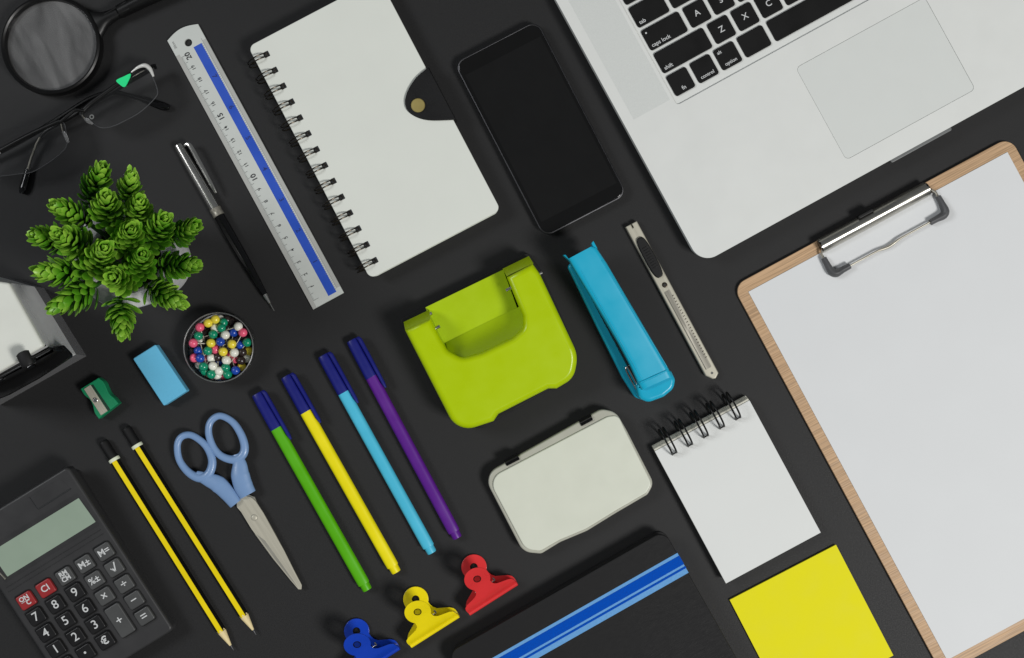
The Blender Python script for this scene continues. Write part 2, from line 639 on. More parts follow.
# ------------------------------------------------------------------ eyeglasses
def glasses():
    fr = Fr((70, 118), (140, 67))
    t = thing('eyeglasses', 'dark half rim eyeglasses folded on the table, green sticker on one lens', 'eyeglasses', fr)
    Z = 1.9
    rl = fr.pts([(80, 112), (100, 96), (120, 82), (138, 70.5), (148, 70), (152.5, 77), (157.5, 91), (154, 99), (140, 112), (126, 120), (113, 126), (101, 127.5), (90, 121)], Z)
    ll = fr.pts([(62, 122), (45, 127), (22, 139), (2, 150), (-16, 160), (-22, 168), (-14, 178), (2, 176), (18, 174), (32, 172), (48, 163), (62, 152), (67, 144), (66, 132)], Z)
    for ol in (rl, ll):
        sm = [tuple(p) for p in smooth([Vector((x, y, 0)) for x, y in ol], True, 5)]
        sm = [(p[0], p[1]) for p in sm]
        b = MB()
        b.prism(sm, Z - .1, Z + .06)
        ln = b.build('lens', M['lens'], t)
        b = MB()
        b.tube([(x, y, Z - .02) for x, y in sm], 0.035, 6, closed=True)
        b.build('nylon_edge', M['rubber'], ln)
        if ol is rl:
            st = [(p[0], p[1]) for p in smooth([Vector((*q, 0)) for q in fr.pts([(117.0, 80.8), (124.3, 77), (131.3, 74.2), (129, 81), (125, 87.3), (120.3, 84.8)], Z)], True, 4)]
            b = MB(); b.prism(st, Z + .065, Z + .19)
            b.build('sticker', M['sticker'], ln, label='small green sticker')
            c = fr.l(92, 117, Z)
            b = MB(); b.annulus((c.x, c.y), .17, .09, Z + .064, Z + .068, 24)
            b.build('lens_mark', M['inkgrey'], ln)
    # brow bars
    b = MB()
    p = [fr.l(*q, Z) for q in [(82, 112), (90, 104), (105, 93), (122, 81), (137, 70), (146, 67)]]
    p = smooth(p, n=4)
    b.tube(p, .17, 10, flat=.9)
    p2 = smooth([fr.l(*q, Z) for q in [(60, 121), (46, 127), (30, 134.5), (10, 145), (-8, 155), (-20, 161)]], n=4)
    b.tube(p2, .17, 10, flat=.9)
    br = smooth([fr.l(*q, Z + .1) for q in [(60, 122), (68, 115.5), (76, 110), (84, 111)]], n=4)
    b.tube(br, .13, 10)
    b.build('brow_frame', M['black'], t)
    # metal end pieces
    b = MB()
    e = smooth([fr.l(*q, Z + .08) for q in [(131, 73), (138, 67.5), (145, 65.5), (150, 69), (153.5, 76.5)]], n=5)
    b.tube(e, lerp_list([.06, .12, .17, .15, .07], len(e)), 10)
    b.build('end_piece', M['endp'], t)
    b = MB()
    e = smooth([fr.l(*q, Z - .5) for q in [(150, 67), (155, 65.5), (156, 69)]], n=4)
    b.tube(e, .13, 8)
    b.build('hinge', M['blackgloss'], t)
    b = MB()
    e = smooth([fr.l(*q, Z + .08) for q in [(0, 152), (-10, 157), (-19, 160), (-25, 166), (-24, 172)]], n=4)
    b.tube(e, .12, 8)
    b.build('end_piece', M['endp'], t)
    # temples folded beneath the lenses
    tp = smooth([fr.l(-19, 160, .8), fr.l(8, 148, .8), fr.l(50, 124, .75), fr.l(90, 99, .7), fr.l(112, 92.5, .6), fr.l(128, 95, .45), fr.l(148, 101.5, .35)], n=6)
    b = MB(); b.tube(tp, lerp_list([.16, .18, .18, .16, .13], len(tp)), 10, flat=1.6)
    a1 = b.build('temple', M['black'], t)
    tip = smooth([fr.l(143, 99.5, .36), fr.l(152, 102.5, .35), fr.l(162, 106, .33), fr.l(169.5, 107.5, .33)], n=5)
    b = MB(); b.tube(tip, lerp_list([.2, .26, .3, .3, .18], len(tip)), 12, flat=.9)
    b.build('temple_tip', M['blackgloss'], a1)
    b = MB(); b.tube([fr.l(133, 77.8, 1.25), fr.l(144.5, 71, 1.25)], .09, 8, flat=.6)
    b.build('trim_strip', M['steel'], a1)
    tp = smooth([fr.l(152, 69, 1.3), fr.l(120, 87, 1.2), fr.l(80, 111, 1.1), fr.l(60, 123, 1.0), fr.l(46, 131, .8), fr.l(38.5, 140, .6), fr.l(33, 153, .45), fr.l(28, 169, .35)], n=6)
    b = MB(); b.tube(tp, lerp_list([.16, .18, .17, .13, .1, .1], len(tp)), 10, flat=1.2)
    a2 = b.build('temple', M['black'], t)
    b = MB(); e = smooth([fr.l(40, 137.5, .86), fr.l(36, 145, .7), fr.l(31, 158, .6), fr.l(28, 169, .52)], n=5); b.tube(e, .07, 8)
    b.build('trim_strip', M['steel'], a2)
    tip = smooth([fr.l(28.5, 167, .35), fr.l(26, 178, .33), fr.l(23.5, 187, .32), fr.l(21.5, 193.5, .3)], n=5)
    b = MB(); b.tube(tip, lerp_list([.2, .27, .3, .29, .16], len(tip)), 12, flat=.9)
    b.build('temple_tip', M['blackgloss'], a2)
    b = MB(); b.tube([fr.l(-2, 151.5, 1.4), fr.l(10, 145, 1.4)], .09, 8, flat=.6)
    b.build('trim_strip', M['steel'], a1)
    for px in ([(61, 124), (62.5, 131), (66, 137), (68, 142.5)], [(82, 115), (84, 118), (88, 121), (93, 124)]):
        b = MB(); e = smooth([fr.l(*px[0], Z + .1), fr.l(*px[1], Z + .35)], n=3); b.tube(e, .04, 6)
        na = b.build('nose_pad_arm', M['steel'], t)
        b = MB(); e = smooth([fr.l(*px[1], Z + .3), fr.l(*px[2], Z + .4), fr.l(*px[3], Z + .3)], n=5)
        b.tube(e, lerp_list([.06, .12, .13, .06], len(e)), 10, flat=.6)
        b.build('nose_pad', M['padclear'], na)


glasses()


# ------------------------------------------------------------------ ruler
def ruler():
    fr = Fr((313.5, 309.5), (167.9, 41.2))
    t = thing('ruler', 'white twenty centimetre ruler with a blue stripe down its middle', 'ruler', fr)
    W = 2.53
    L = fr.len
    # v runs to the left of u: the tick edge is v = 0, the other long edge v = -W
    pts = [(0.05, 0), (L, 0)]
    for k in range(1, 12):
        q = k / 11
        pts.append((L + .62 * math.sin(math.pi * q * .5) * (1 - .35 * q) + .2 * q, -W * q))
    pts = [(0, 0), (L, 0)]
    for k in range(1, 13):
        q = k / 12
        pts.append((L + .31 * math.sin(math.pi * q), -W * q))
    pts.append((0, -W))
    hc = fr.l(188.3, 42.6, .2)
    b = MB()
    b.prism(pts, 0.02, 0.2, 0.03, 2, holes=[circle(hc.x, hc.y, .28, 24)])
    b.build('body', M['ruler'], t)
    z = .201
    b = MB(); b.prism([(.02, -.005), (L - 1.3, -.005), (L - 1.3, -.3), (.02, -.3)], z - .012, z + .003)
    b.build('bevel_strip', M['bevelp'], t)
    b = MB(); b.prism([(.55, -W * .885), (L - 1.2, -W * .885), (L - 1.2, -W + .012), (.55, -W + .012)], z - .012, z + .003)
    b.build('bevel_strip', M['bevelp'], t)
    b = MB(); b.prism([(.32, -W * .57), (L - 1.33, -W * .57), (L - 1.33, -W * .83), (.32, -W * .83)], z, z + .004)
    bs = b.build('blue_stripe', M['rblue'], t)
    z += .005
    u0, um = .55, (fr.l(182.7, 57, .2).x - .55) / 20
    b = MB()
    b.box((u0 + u0 + 20 * um) / 2, -.33, z, 20 * um, .018, .003)
    for k in range(0, 201):
        u = u0 + k * um / 10
        l = .42 if k % 10 == 0 else (.26 if k % 5 == 0 else .1)
        b.box(u, -.33 - l / 2, z + .001, .014 if k % 5 else .026, l, .003)
    b.build('scale_marks', M['inkgrey'], t)
    b = MB()
    for k in range(0, 128):
        u = u0 + k * um * 2.54 / 16
        if u > L - 1.1: break
        l = .22 if k % 8 == 0 else .1
        b.box(u, -W * .885 + .05 + l / 2, z + .001, .018, l, .003)
    b.box((.55 + L - 1) / 2, -W * .885, z, L - 1.6, .018, .003)
    b.build('inch_marks', M['inkgrey'], t)
    for k in range(1, 21):
        big = k % 5 == 0 and k > 5
        text(str(k),   .55 if big else .37, 'numeral', M['ink'], t, u0 + k * um - (.12 if big else .05), -.82 if big else -.76, z + .002, 0, bold=.012 if big else .004)
    for k in range(1, 8):
        text(str(k), .48, 'inch_numeral', M['inkblue'], bs, u0 + k * 2.54 * um - .1, -W * .7, z + .002, math.pi, bold=.012)
    text('20cm', .26, 'small_print', M['inkgrey'], t, L - .55, -.3, z + .004, 0)


ruler()


# ------------------------------------------------------------------ ballpoint pen
def pen():
    fr = Fr((179, 145), (275.3, 311))
    t = thing('ballpoint_pen', 'slim ballpoint pen with chrome cap and glossy black barrel', 'pen', fr)
    L = fr.len
    zc = .42
    k = L / 13.6
    b = MB(); b.lathe([(0, .18), (.06, .28), (.2, .33), (2.5, .385), (5.0, .40), (5.35, .40)], (0, 0, zc), (1, 0, 0))
    b.build('upper_barrel', M['chrome'], t)
    b = MB(); b.lathe([(5.35, .40), (5.38, .425), (5.52, .425), (5.55, .405), (5.72, .405), (5.75, .425), (5.95, .425), (5.98, .39)], (0, 0, zc), (1, 0, 0))
    b.build('centre_ring', M['steel'], t)
    b = MB(); b.lathe([(5.98, .385), (7.5, .385), (9.5, .36), (11.4, .28), (12.55, .205)], (0, 0, zc), (1, 0, 0))
    b.build('lower_barrel', M['blackgloss'], t)
    b = MB(); b.lathe([(12.55, .2), (12.6, .19), (13.25, .1), (13.3, .045), (L, .035)], (0, 0, zc), (1, 0, 0))
    b.build('tip', M['chrome'], t)
    # clip, seen beside the cap
    a = [fr.l(184, 145.5, .8), fr.l(189.3, 145, .9), fr.l(199, 162, .85), fr.l(211, 184, .8), fr.l(216, 193, .7)]
    c = smooth(a, n=5)
    b = MB()
    rr = lerp_list([.08, .16, .17, .14, .07], len(c))
    b.tube(c, rr, 10, flat=.35)
    b.build('clip', M['chrome'], t)


pen()


# ------------------------------------------------------------------ potted plant
def plant():
    c = P(126, 256.5, 7.6)
    fr = Fr((126, 256.5), (200, 256.5), 7.6)
    t = thing('potted_plant', 'bright green artificial succulent in a round white pot', 'potted plant', fr)
    b = MB()
    b.lathe([(0.0, 2.5), (.1, 2.65), (3, 3.1), (7.0, 3.48), (7.6, 3.52), (7.72, 3.46), (7.74, 3.2), (7.62, 2.5), (7.4, 2.3), (6.6, 2.25)], n=56)
    b.build('pot', M['pot'], t)
    b = MB(); b.lathe([(6.5, 2.3), (6.9, 2.25), (7.1, 1.6), (7.2, .2)], n=32)
    b.build('soil', M['soil'], t)
    def X(x, y, z):
        q = P(20 + x / 3.37, 150 + y / 3.37, z)
        return Vector((q.x - c.x, q.y - c.y, z))
    #       tip x,y,z        base x,y,z        leaf size
    S = [((284, 36, 11.5), (238, 178, 8.8), 1.0), ((378, 64, 11.0), (360, 190, 8.8), .9), ((104, 178, 11.5), (238, 252, 9), 1.0),
         ((290, 136, 13.6), (298, 250, 9.6), 1.08), ((408, 156, 13.0), (388, 250, 9.4), .98), ((378, 258, 15.0), (356, 312, 10.2), 1.12),
         ((498, 212, 13.2), (440, 318, 9.6), 1.1), ((606, 246, 10.6), (505, 300, 8.6), .92), ((38, 282, 10.6), (150, 312, 8.6), .98),
         ((112, 276, 13.4), (232, 338, 9.6), 1.15), ((296, 312, 14.4), (238, 408, 9.8), 1.12), ((420, 340, 14.6), (388, 408, 9.8), 1.06),
         ((614, 384, 11.0), (470, 396, 8.8), 1.0), ((48, 410, 11.0), (215, 412, 8.8), 1.1), ((296, 428, 14.0), (366, 436, 9.6), 1.0),
         ((92, 545, 10.8), (262, 452, 8.8), 1.1), ((346, 636, 10.8), (340, 500, 8.8), 1.02), ((566, 528, 10.0), (428, 460, 8.4), 1.0)]
    rnd = random.Random(4)
    ga = math.pi * (3 - 5 ** .5)
    for tip, base, sz in S:
        T, B = X(*tip), X(*base)
        T = B + (T - B) * .9
        root = Vector((0, 0, 6.9)) + (B - Vector((0, 0, B.z))) * .35
        ax = (T - B)
        ln = ax.length
        ax.normalize()
        e = Vector((0, 0, 1)) if abs(ax.z) < .85 else Vector((1, 0, 0))
        a = (e - ax * e.dot(ax)).normalized()
        bb = ax.cross(a)
        b = MB()
        tone = b.bm.verts.layers.float.new('tone')
        bent = smooth([root, B, B + ax * ln * .45, B + ax * ln * .74], n=5)
        b.tube(bent, .16, 6)
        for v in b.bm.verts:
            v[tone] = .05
        nl = int(34 + ln * 8)
        sprig_tone = rnd.uniform(-.12, .12)
        for i in range(nl + 6):
            q = min(1, (i + .5) / nl)
            s = q ** .9
            phi = i * ga + rnd.uniform(-.15, .15)
            al = R(72 - 44 * s ** 1.35 + rnd.uniform(-8, 8))
            if i >= nl:
                al = R(24 - (i - nl) * 3)
            rad = a * math.cos(phi) + bb * math.sin(phi)
            d = (ax * math.cos(al) + rad * math.sin(al)).normalized()
            nrm = (ax * -math.sin(al) + rad * math.cos(al))
            nrm = -nrm                       # inner face towards the axis tip
            side = d.cross(nrm).normalized()
            L = sz * (1.3 - .26 * s) * rnd.uniform(.86, 1.12)
            w = .262 * sz * (1 - .14 * s) * rnd.uniform(.9, 1.12)
            o = B + ax * (ln * (.0 + .79 * s)) + rad * (.1 if i < nl else .03)
            if i >= nl:
                L *= .72
                w *= .8
            prof = [(0, .2), (.2, .46), (.45, .84), (.66, 1.0), (.82, .84), (.93, .5), (1.0, .06)]
            rings = []
            for tt, ww in prof:
                cen = o + d * (L * tt) + nrm * (L * .3 * tt * tt)
                ring = []
                for k in range(6):
                    an = 2 * math.pi * k / 6
                    ring.append(cen + side * (w * ww * math.cos(an)) + nrm * (w * .3 * ww * math.sin(an) + w * .22 * (ww * math.cos(an)) ** 2))
                rings.append(ring)
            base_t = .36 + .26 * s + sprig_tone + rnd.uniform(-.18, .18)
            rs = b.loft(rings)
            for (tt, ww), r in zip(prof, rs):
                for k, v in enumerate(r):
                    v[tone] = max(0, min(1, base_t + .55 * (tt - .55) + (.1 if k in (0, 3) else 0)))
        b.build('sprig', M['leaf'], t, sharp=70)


plant()


# ------------------------------------------------------------------ desk device at the left edge
def device():
    fr = Fr((86, 356), (10, 400))
    t = thing('desk_sharpener', 'white desktop sharpener with smoky clear sides and black front at the left edge', 'sharpener', fr)
    zt = 7.6
    top = fr.pts([(46, 346), (11, 283), (-16, 279), (-70, 312), (-34, 393)], zt)
    zb = .03
    bot = fr.pts([(86.5, 356), (44, 288), (8, 277), (-52, 310), (0, 404), (12, 397.5)], zb)
    bot5 = fr.pts([(86.5, 356), (44, 288), (8, 277), (-52, 312), (0, 405)], zb)
    def ring(pts, z): return [(x, y, z) for x, y in pts]
    b = MB()
    mid = [(p[0] * .82 + q[0] * .18, p[1] * .82 + q[1] * .18) for p, q in zip(top, bot5)]
    b.loft([ring(top, zt - .02), ring([(p[0] * .2 + q[0] * .8, p[1] * .2 + q[1] * .8) for p, q in zip(top, bot5)], 2.2)], cap0=False, cap1=False)
    b.build('smoky_side', M['devside'], t)
    b = MB()
    b.loft([ring(bot5, zb), ring([(p[0] * .2 + q[0] * .8, p[1] * .2 + q[1] * .8) for p, q in zip(top, bot5)], 2.18)], cap0=False, cap1=False)
    b.build('clear_tray', M['smoke'], t)
    b = MB()
    b.prism(roundpoly(top, .25), zt - .05, zt + .45, .2, 4)
    b.build('casing', M['white'], t)
    # black front plate leaning out of the front face
    b = MB()
    f1 = fr.pts([(47, 347), (62, 345), (72.5, 356), (38, 378.5), (8, 395), (-14, 404), (-30, 398), (-2, 375)], 6.3)
    f1 = roundpoly(f1, .2)
    g1 = roundpoly(fr.pts([(48, 348), (61, 346), (71, 356), (38, 377.5), (8, 393), (-14, 402), (-29, 396), (-2, 375)], 2.3), .16)
    ctr = [sum(p[k] for p in f1) / len(f1) for k in (0, 1)]
    f2 = [(p[0] * .96 + ctr[0] * .04, p[1] * .96 + ctr[1] * .04) for p in f1]
    b.loft([ring(g1, 2.3), ring(f1, 5.9), ring([((p[0] + q[0]) / 2, (p[1] + q[1]) / 2) for p, q in zip(f1, f2)], 6.22), ring(f2, 6.3)])
    fp = b.build('front_plate', M['black'], t)
    b = MB()
    p1 = fr.pts([(48, 347.5), (58, 349), (40, 362), (6, 380), (-18, 392), (-24, 386), (-2, 373)], 7.9)
    b.prism(roundpoly(p1, .2), 6.0, 7.6, .25, 3)
    b.build('front_cap', M['black'], fp)
    a, e = fr.l(22, 352, 8.9), fr.l(29, 366, 8.9)
    b = MB()
    b.tube(smooth([a, (a + e) / 2 + Vector((0, 0, .05)), e], n=4), [.3] + [.46] * 7 + [.34], 16, flat=.6)
    b.tube([(a.x * .4 + e.x * .6, a.y * .4 + e.y * .6, 7.4), (a.x * .4 + e.x * .6, a.y * .4 + e.y * .6, 8.8)], .22, 12, up=(1, 0, 0))
    b.build('lever', M['blackmatte'], t)
    for q in ((31, 366.5), (0, 381), (-8, 384)):
        c = fr.l(*q, 7.8)
        b = MB(); b.box(c.x, c.y, 7.55, .5, .22, .25, .05)
        b.build('latch', M['blackgloss'], fp)


M['devside'] = mat('smoky_grey_side', (206, 207, 206), 0.3, var=0.08, vscale=40)
device()


# ------------------------------------------------------------------ eraser and sharpener
def eraser():
    z = .95
    fr = Fr((163.7, 406), (132.7, 358.7), z)
    t = thing('eraser', 'plain light blue rectangular eraser beside the box of pins', 'eraser', fr)
    p = fr.pts([(163.7, 406), (132.7, 358.7), (155.5, 344.4), (187, 391)], z)
    b = MB(); b.prism(roundpoly(p, .1), .01, z, .08, 3, bot=True)
    o = b.build('block', M['eraser'], t)


eraser()


def sharpener():
    z = .95
    fr = Fr((98.7, 419), (79.9, 388.8), z)
    t = thing('pencil_sharpener', 'small green wedge pencil sharpener with a steel blade', 'pencil sharpener', fr)
    ol = fr.pts([(80.3, 389), (98.2, 377.6)], z)
    p = smooth([Vector((*q, 0)) for q in fr.pts([(98.2, 377.8), (103.5, 382), (106.5, 388.5), (109.5, 394), (114, 398), (118.5, 403.5)], z)], n=4)
    q = smooth([Vector((*q, 0)) for q in fr.pts([(98.7, 419), (94.5, 413), (92.3, 404.5), (89, 399), (84.5, 395.5), (80.3, 389)], z)], n=4)
    pts = [(v.x, v.y) for v in p] + [(v.x, v.y) for v in q]
    b = MB(); b.prism(pts, .01, z, .08, 2, bot=True)
    body = b.build('body', M['green'], t)
    b = MB()
    bl = fr.pts([(84.2, 389), (90.6, 384.8), (107.8, 410.8), (101.3, 415.3)], z)
    b.prism(bl, z + .01, z + .07, .015, 1)
    o = b.build('blade', M['blade'], t)
    g = fr.pts([(90.9, 384.9), (93.2, 384.4), (110.4, 409.6), (108.1, 411)], z)
    b = MB(); b.prism(g, z + .003, z + .012)
    b.build('slot', mat('sharpener_slot_dark', (8, 52, 36), .5, raw=True), t)
    c = fr.l(95.8, 400, z)
    b = MB(); b.lathe([(z + .07, .17), (z + .12, .17), (z + .15, .12)], (c.x, c.y, 0), n=20)
    s = b.build('screw', M['chrome'], o)
    b = MB(); b.box(c.x, c.y, z + .151, .2, .04, .004, ang=.6)
    b.build('screw_slot', M['ink'], s)


sharpener()


# ------------------------------------------------------------------ pins and their box
def pins():
    fr = Fr((219, 347.4), (260, 347.4), 1.4)
    t = thing('pin_box', 'round clear plastic box full of coloured ball headed pins', 'box', fr)
    b = MB()
    prof = [(2.46, .02), (2.5, .1), (2.5, 1.55), (2.48, 1.6), (2.44, 1.55), (2.43, .2), (2.34, .12)]
    n = 64
    rs = [b.ring([(r * math.cos(2 * math.pi * k / n), r * math.sin(2 * math.pi * k / n), z) for r, z in prof]) for k in range(n)]
    for i in range(n):
        a, c = rs[i], rs[(i + 1) % n]
        for k in range(len(prof)):
            l = (k + 1) % len(prof)
            b.bm.faces.new((a[k], a[l], c[l], c[k]))
    b.build('wall', M['acryl'], t)
    b = MB(); b.lathe([(.03, 2.44), (.12, 2.36)], n=48)
    b.build('bottom', M['acryl'], t)
    b = MB()
    b.tube([(2.47 * math.cos(2 * math.pi * k / n), 2.47 * math.sin(2 * math.pi * k / n), 1.6) for k in range(n)], .04, 8, closed=True)
    b.build('rim', M['acrylrim'], t)
    cols = dict(W=((222, 222, 210), 'white'), K=((44, 34, 32), 'dark brown'), Y=((228, 208, 62), 'yellow'), P=((244, 92, 122), 'pink'),
                G=((10, 134, 98), 'green'), B=((24, 66, 162), 'blue'))
    pm = {k: mat('pin_head_' + v[1].replace(' ', '_'), v[0], .28, coat=.3) for k, v in cols.items()}
    D = ("W365,122,0 K420,135,0 K452,160,0 Y330,137,2 Y278,168,2 P218,200,2 G390,165,1 W330,203,1 G375,203,2 W505,187,2 P532,238,2 B465,237,1 "
         "W405,255,2 G315,250,2 G208,262,2 K265,230,0 P170,315,2 Y300,315,2 B368,305,2 Y453,322,2 B512,328,1 G563,310,2 K245,320,0 B206,370,1 G277,372,2 "
         "P332,362,1 Y388,378,2 W470,385,2 K530,380,1 P172,425,1 B220,425,2 P262,432,0 W302,425,1 K350,418,1 B362,455,0 W412,440,2 P475,430,0 K520,442,1 W558,425,0 "
         "W200,482,0 G245,487,2 G256,520,1 W315,483,2 G303,543,2 W360,520,2 W345,552,1 P384,553,0 G408,495,2 G422,547,2 B480,515,2 Y525,488,0 Y572,372,0 "
         "K300,275,0 K420,205,0 K490,290,0 K450,480,0 W225,300,0 K160,370,0 P440,400,0").split()
    hd = MB(); hd.ball((0, 0, 0), .325, 18, 12); hm = hd.build('ball_head', pm['W'])
    nd = MB(); nd.lathe([(.28, .032), (2.55, .03), (2.9, .004)], (0, 0, 0), (1, 0, 0), 6); nm = nd.build('needle', M['blade'])
    hmesh, nmesh = hm.data, nm.data
    bpy.data.objects.remove(hm); bpy.data.objects.remove(nm)
    heads = {}
    for k in pm:
        me = hmesh.copy(); me.materials.clear(); me.materials.append(pm[k]); heads[k] = me
    rnd = random.Random(9)
    LOOSE = {'W505,187,2': (-28, -95), 'P532,238,2': (-70, -40), 'G208,262,2': (-80, 20), 'G408,495,2': (60, 50)}
    for d in D:
        k = d[0]
        x, y, lv = [float(q) for q in d[1:].split(',')]
        z = (.62, 1.0, 1.32)[int(lv)]
        q = P(170 + x / 7.31, 300 + y / 7.31, z)
        rel = Vector((q.x - fr.o.x, q.y - fr.o.y))
        if rel.length > 2.02:
            rel *= 2.02 / rel.length
            q = Vector((fr.o.x + rel.x, fr.o.y + rel.y, z))
        o = bpy.data.objects.new('ball_head_pin', None)
        COL.objects.link(o)
        o.empty_display_size = .002
        o['label'] = cols[k][1] + ' ball headed pin lying in the round clear box'
        o['category'] = 'pin'
        o['group'] = 'ball headed pins in the round box'
        o.location = (q.x * CM, q.y * CM, q.z * CM)
        ang = math.atan2(-rel.y, -rel.x) + rnd.uniform(-.75, .75)
        reach = 2 * abs(rel.length * math.cos(rnd.uniform(0, .3))) if rel.length > 1.5 else 0
        dip = math.asin(min(.9, max(.05, (z - .22) / 2.9)))
        o.rotation_euler = (rnd.uniform(0, 6), dip, ang)
        if d in LOOSE:
            ang = math.atan2(*LOOSE[d])
            o.rotation_euler = (rnd.uniform(0, 6), .1, ang)
        h = bpy.data.objects.new('ball_head', heads[k]); COL.objects.link(h); h.parent = o
        n_ = bpy.data.objects.new('needle', nmesh); COL.objects.link(n_); n_.parent = o
        rlen = rel.length
        far = math.sqrt(max(.1, 2.3 ** 2 - (rlen * math.sin(ang - math.atan2(-rel.y, -rel.x))) ** 2)) + rlen * math.cos(ang - math.atan2(-rel.y, -rel.x))
        n_.scale = (min(1, far / 2.95), 1, 1)


M['acrylrim'] = clear('clear_acrylic_rim', rough=0.25, veil=0.16, ior=1.4)
pins()


# ------------------------------------------------------------------ pencils
def pencil(a, tip, label):
    fr = Fr(a, tip, .4)
    t = thing('pencil', label, 'pencil', fr, 'yellow pencils side by side')
    L = fr.len
    r = .34
    zc = .34
    def hexr(u, rr): return [(u, rr * math.cos(2 * math.pi * k / 6), zc + rr * math.sin(2 * math.pi * k / 6)) for k in range(6)]
    b = MB(); b.lathe([(0, .24), (.05, .31), (.2, .36), (1.45, .36)], (0, 0, zc), (1, 0, 0), 28)
    b.build('end_cap', M['blackmatte'], t)
    b = MB(); b.lathe([(1.45, .3), (1.47, .4), (1.5, .42), (1.66, .42), (1.7, .4), (1.71, .28)], (0, 0, zc), (1, 0, 0), 28)
    b.build('collar', M['ferrule'], t)
    b = MB(); b.loft([hexr(1.68, .36), hexr(L - 1.62, .36)])
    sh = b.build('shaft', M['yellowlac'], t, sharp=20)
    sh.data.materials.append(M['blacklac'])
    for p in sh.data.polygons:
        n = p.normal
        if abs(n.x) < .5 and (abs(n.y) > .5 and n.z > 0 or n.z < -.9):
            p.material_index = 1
    b = MB()
    n = 24
    ring = []
    for k in range(n):                       # scalloped edge where the lacquer was cut away
        an = 2 * math.pi * k / n
        ring.append(an)
    rings = []
    rings.append([(L - 1.68 + .1 * math.cos(6 * an), .325 * math.cos(an), zc + .325 * math.sin(an)) for an in ring])
    rings.append([(L - 1.5, .3 * math.cos(an), zc + .3 * math.sin(an)) for an in ring])
    rings.append([(L - .42, .085 * math.cos(an), zc + .085 * math.sin(an)) for an in ring])
    b.loft(rings)
    b.build('wood_point', M['pwood'], t)
    b = MB(); b.lathe([(L - .44, .085), (L - .05, .03), (L, .01)], (0, 0, zc), (1, 0, 0), 14)
    b.build('lead', M['lead'], t)


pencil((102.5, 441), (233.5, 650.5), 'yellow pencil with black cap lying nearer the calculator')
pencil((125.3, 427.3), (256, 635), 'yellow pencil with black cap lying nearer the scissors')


# ------------------------------------------------------------------ scissors
def scissors():
    fr = Fr((254.2, 517.6), (301.3, 588.5), .3)
    t = thing('scissors', 'closed steel scissors with powder blue plastic handles', 'scissors', fr)
    def q(x, y, z): return fr.l(160 + x / 3.29, 400 + y / 3.29, z)
    # left handle
    za = .62
    def handle(loop, shank, rl, rs, z):
        b = MB()
        lp = smooth([q(x, y, z) for x, y in loop], True, 6)
        b.tube(lp, [max(.2, r) for r in lerp_list(rl + [rl[0]], len(lp))], 14, closed=True, flat=.85)
        sk = smooth([q(x, y, z) for x, y in shank], False, 8)
        b.tube(sk, lerp_list(rs, len(sk)), 16, flat=.5)
        return b.build('handle', M['handle'], t, sharp=60)
    handle([(57, 150), (70, 122), (100, 115), (135, 135), (160, 165), (172, 205), (160, 243), (130, 256), (94, 238), (64, 198)],
           [(118, 246), (158, 262), (192, 278), (222, 308), (249, 342)], [.25, .25, .25, .26, .27, .3, .33, .34, .3, .26], [.3, .5, .64, .56, .46], za)
    handle([(160, 110), (166, 72), (196, 52), (236, 70), (264, 108), (278, 150), (272, 180), (245, 196), (205, 186), (176, 156)],
           [(252, 178), (262, 212), (264, 246), (274, 282), (290, 312)], [.26, .25, .25, .26, .28, .3, .32, .32, .28, .26], [.32, .52, .68, .7, .62], za)
    # bridge stops between the loops
    b = MB(); b.tube([q(158, 160, za), q(176, 158, za)], .16, 10)
    b.build('stop', M['handle'], t)
    bl = [(252, 322), (268, 312), (300, 318), (316, 332), (342, 372), (376, 434), (410, 496), (442, 560), (467, 608), (466, 622), (456, 622), (430, 592), (374, 522), (314, 440), (302, 424), (268, 368), (254, 352)]
    b = MB()
    b.prism([tuple(p[:2]) for p in [q(x, y, .34) for x, y in bl]], .36, .5, .04, 2)
    top = b.build('blade', M['blade'], t)
    # ground bevel along the cutting edge
    bv = [(317, 441), (345, 462), (392, 528), (440, 596), (454, 617), (431, 590), (376, 521)]
    b = MB(); b.prism([tuple(p[:2]) for p in [q(x, y, .5) for x, y in bv]], .495, .504)
    b.build('ground_edge', M['bladeg'], top)
    ul = [(290, 310), (312, 318), (322, 342), (346, 380), (380, 440), (430, 540), (464, 610), (460, 620), (430, 592), (372, 522), (312, 440), (320, 432), (300, 380), (270, 330)]
    b = MB(); b.prism([tuple(p[:2]) for p in [q(x, y, .2) for x, y in ul]], .16, .34, .03, 2)
    b.build('blade', M['bladeg'], t)
    c = q(310, 387, .5)
    b = MB(); b.lathe([(.49, .22), (.54, .22), (.58, .16), (.585, .05)], (c.x, c.y, 0), n=24)
    rv = b.build('rivet', M['blade'], t)
    b = MB(); b.annulus((c.x, c.y), .235, .2, .501, .506, 24)
    b.build('rivet_edge', M['groove'], rv)


scissors()


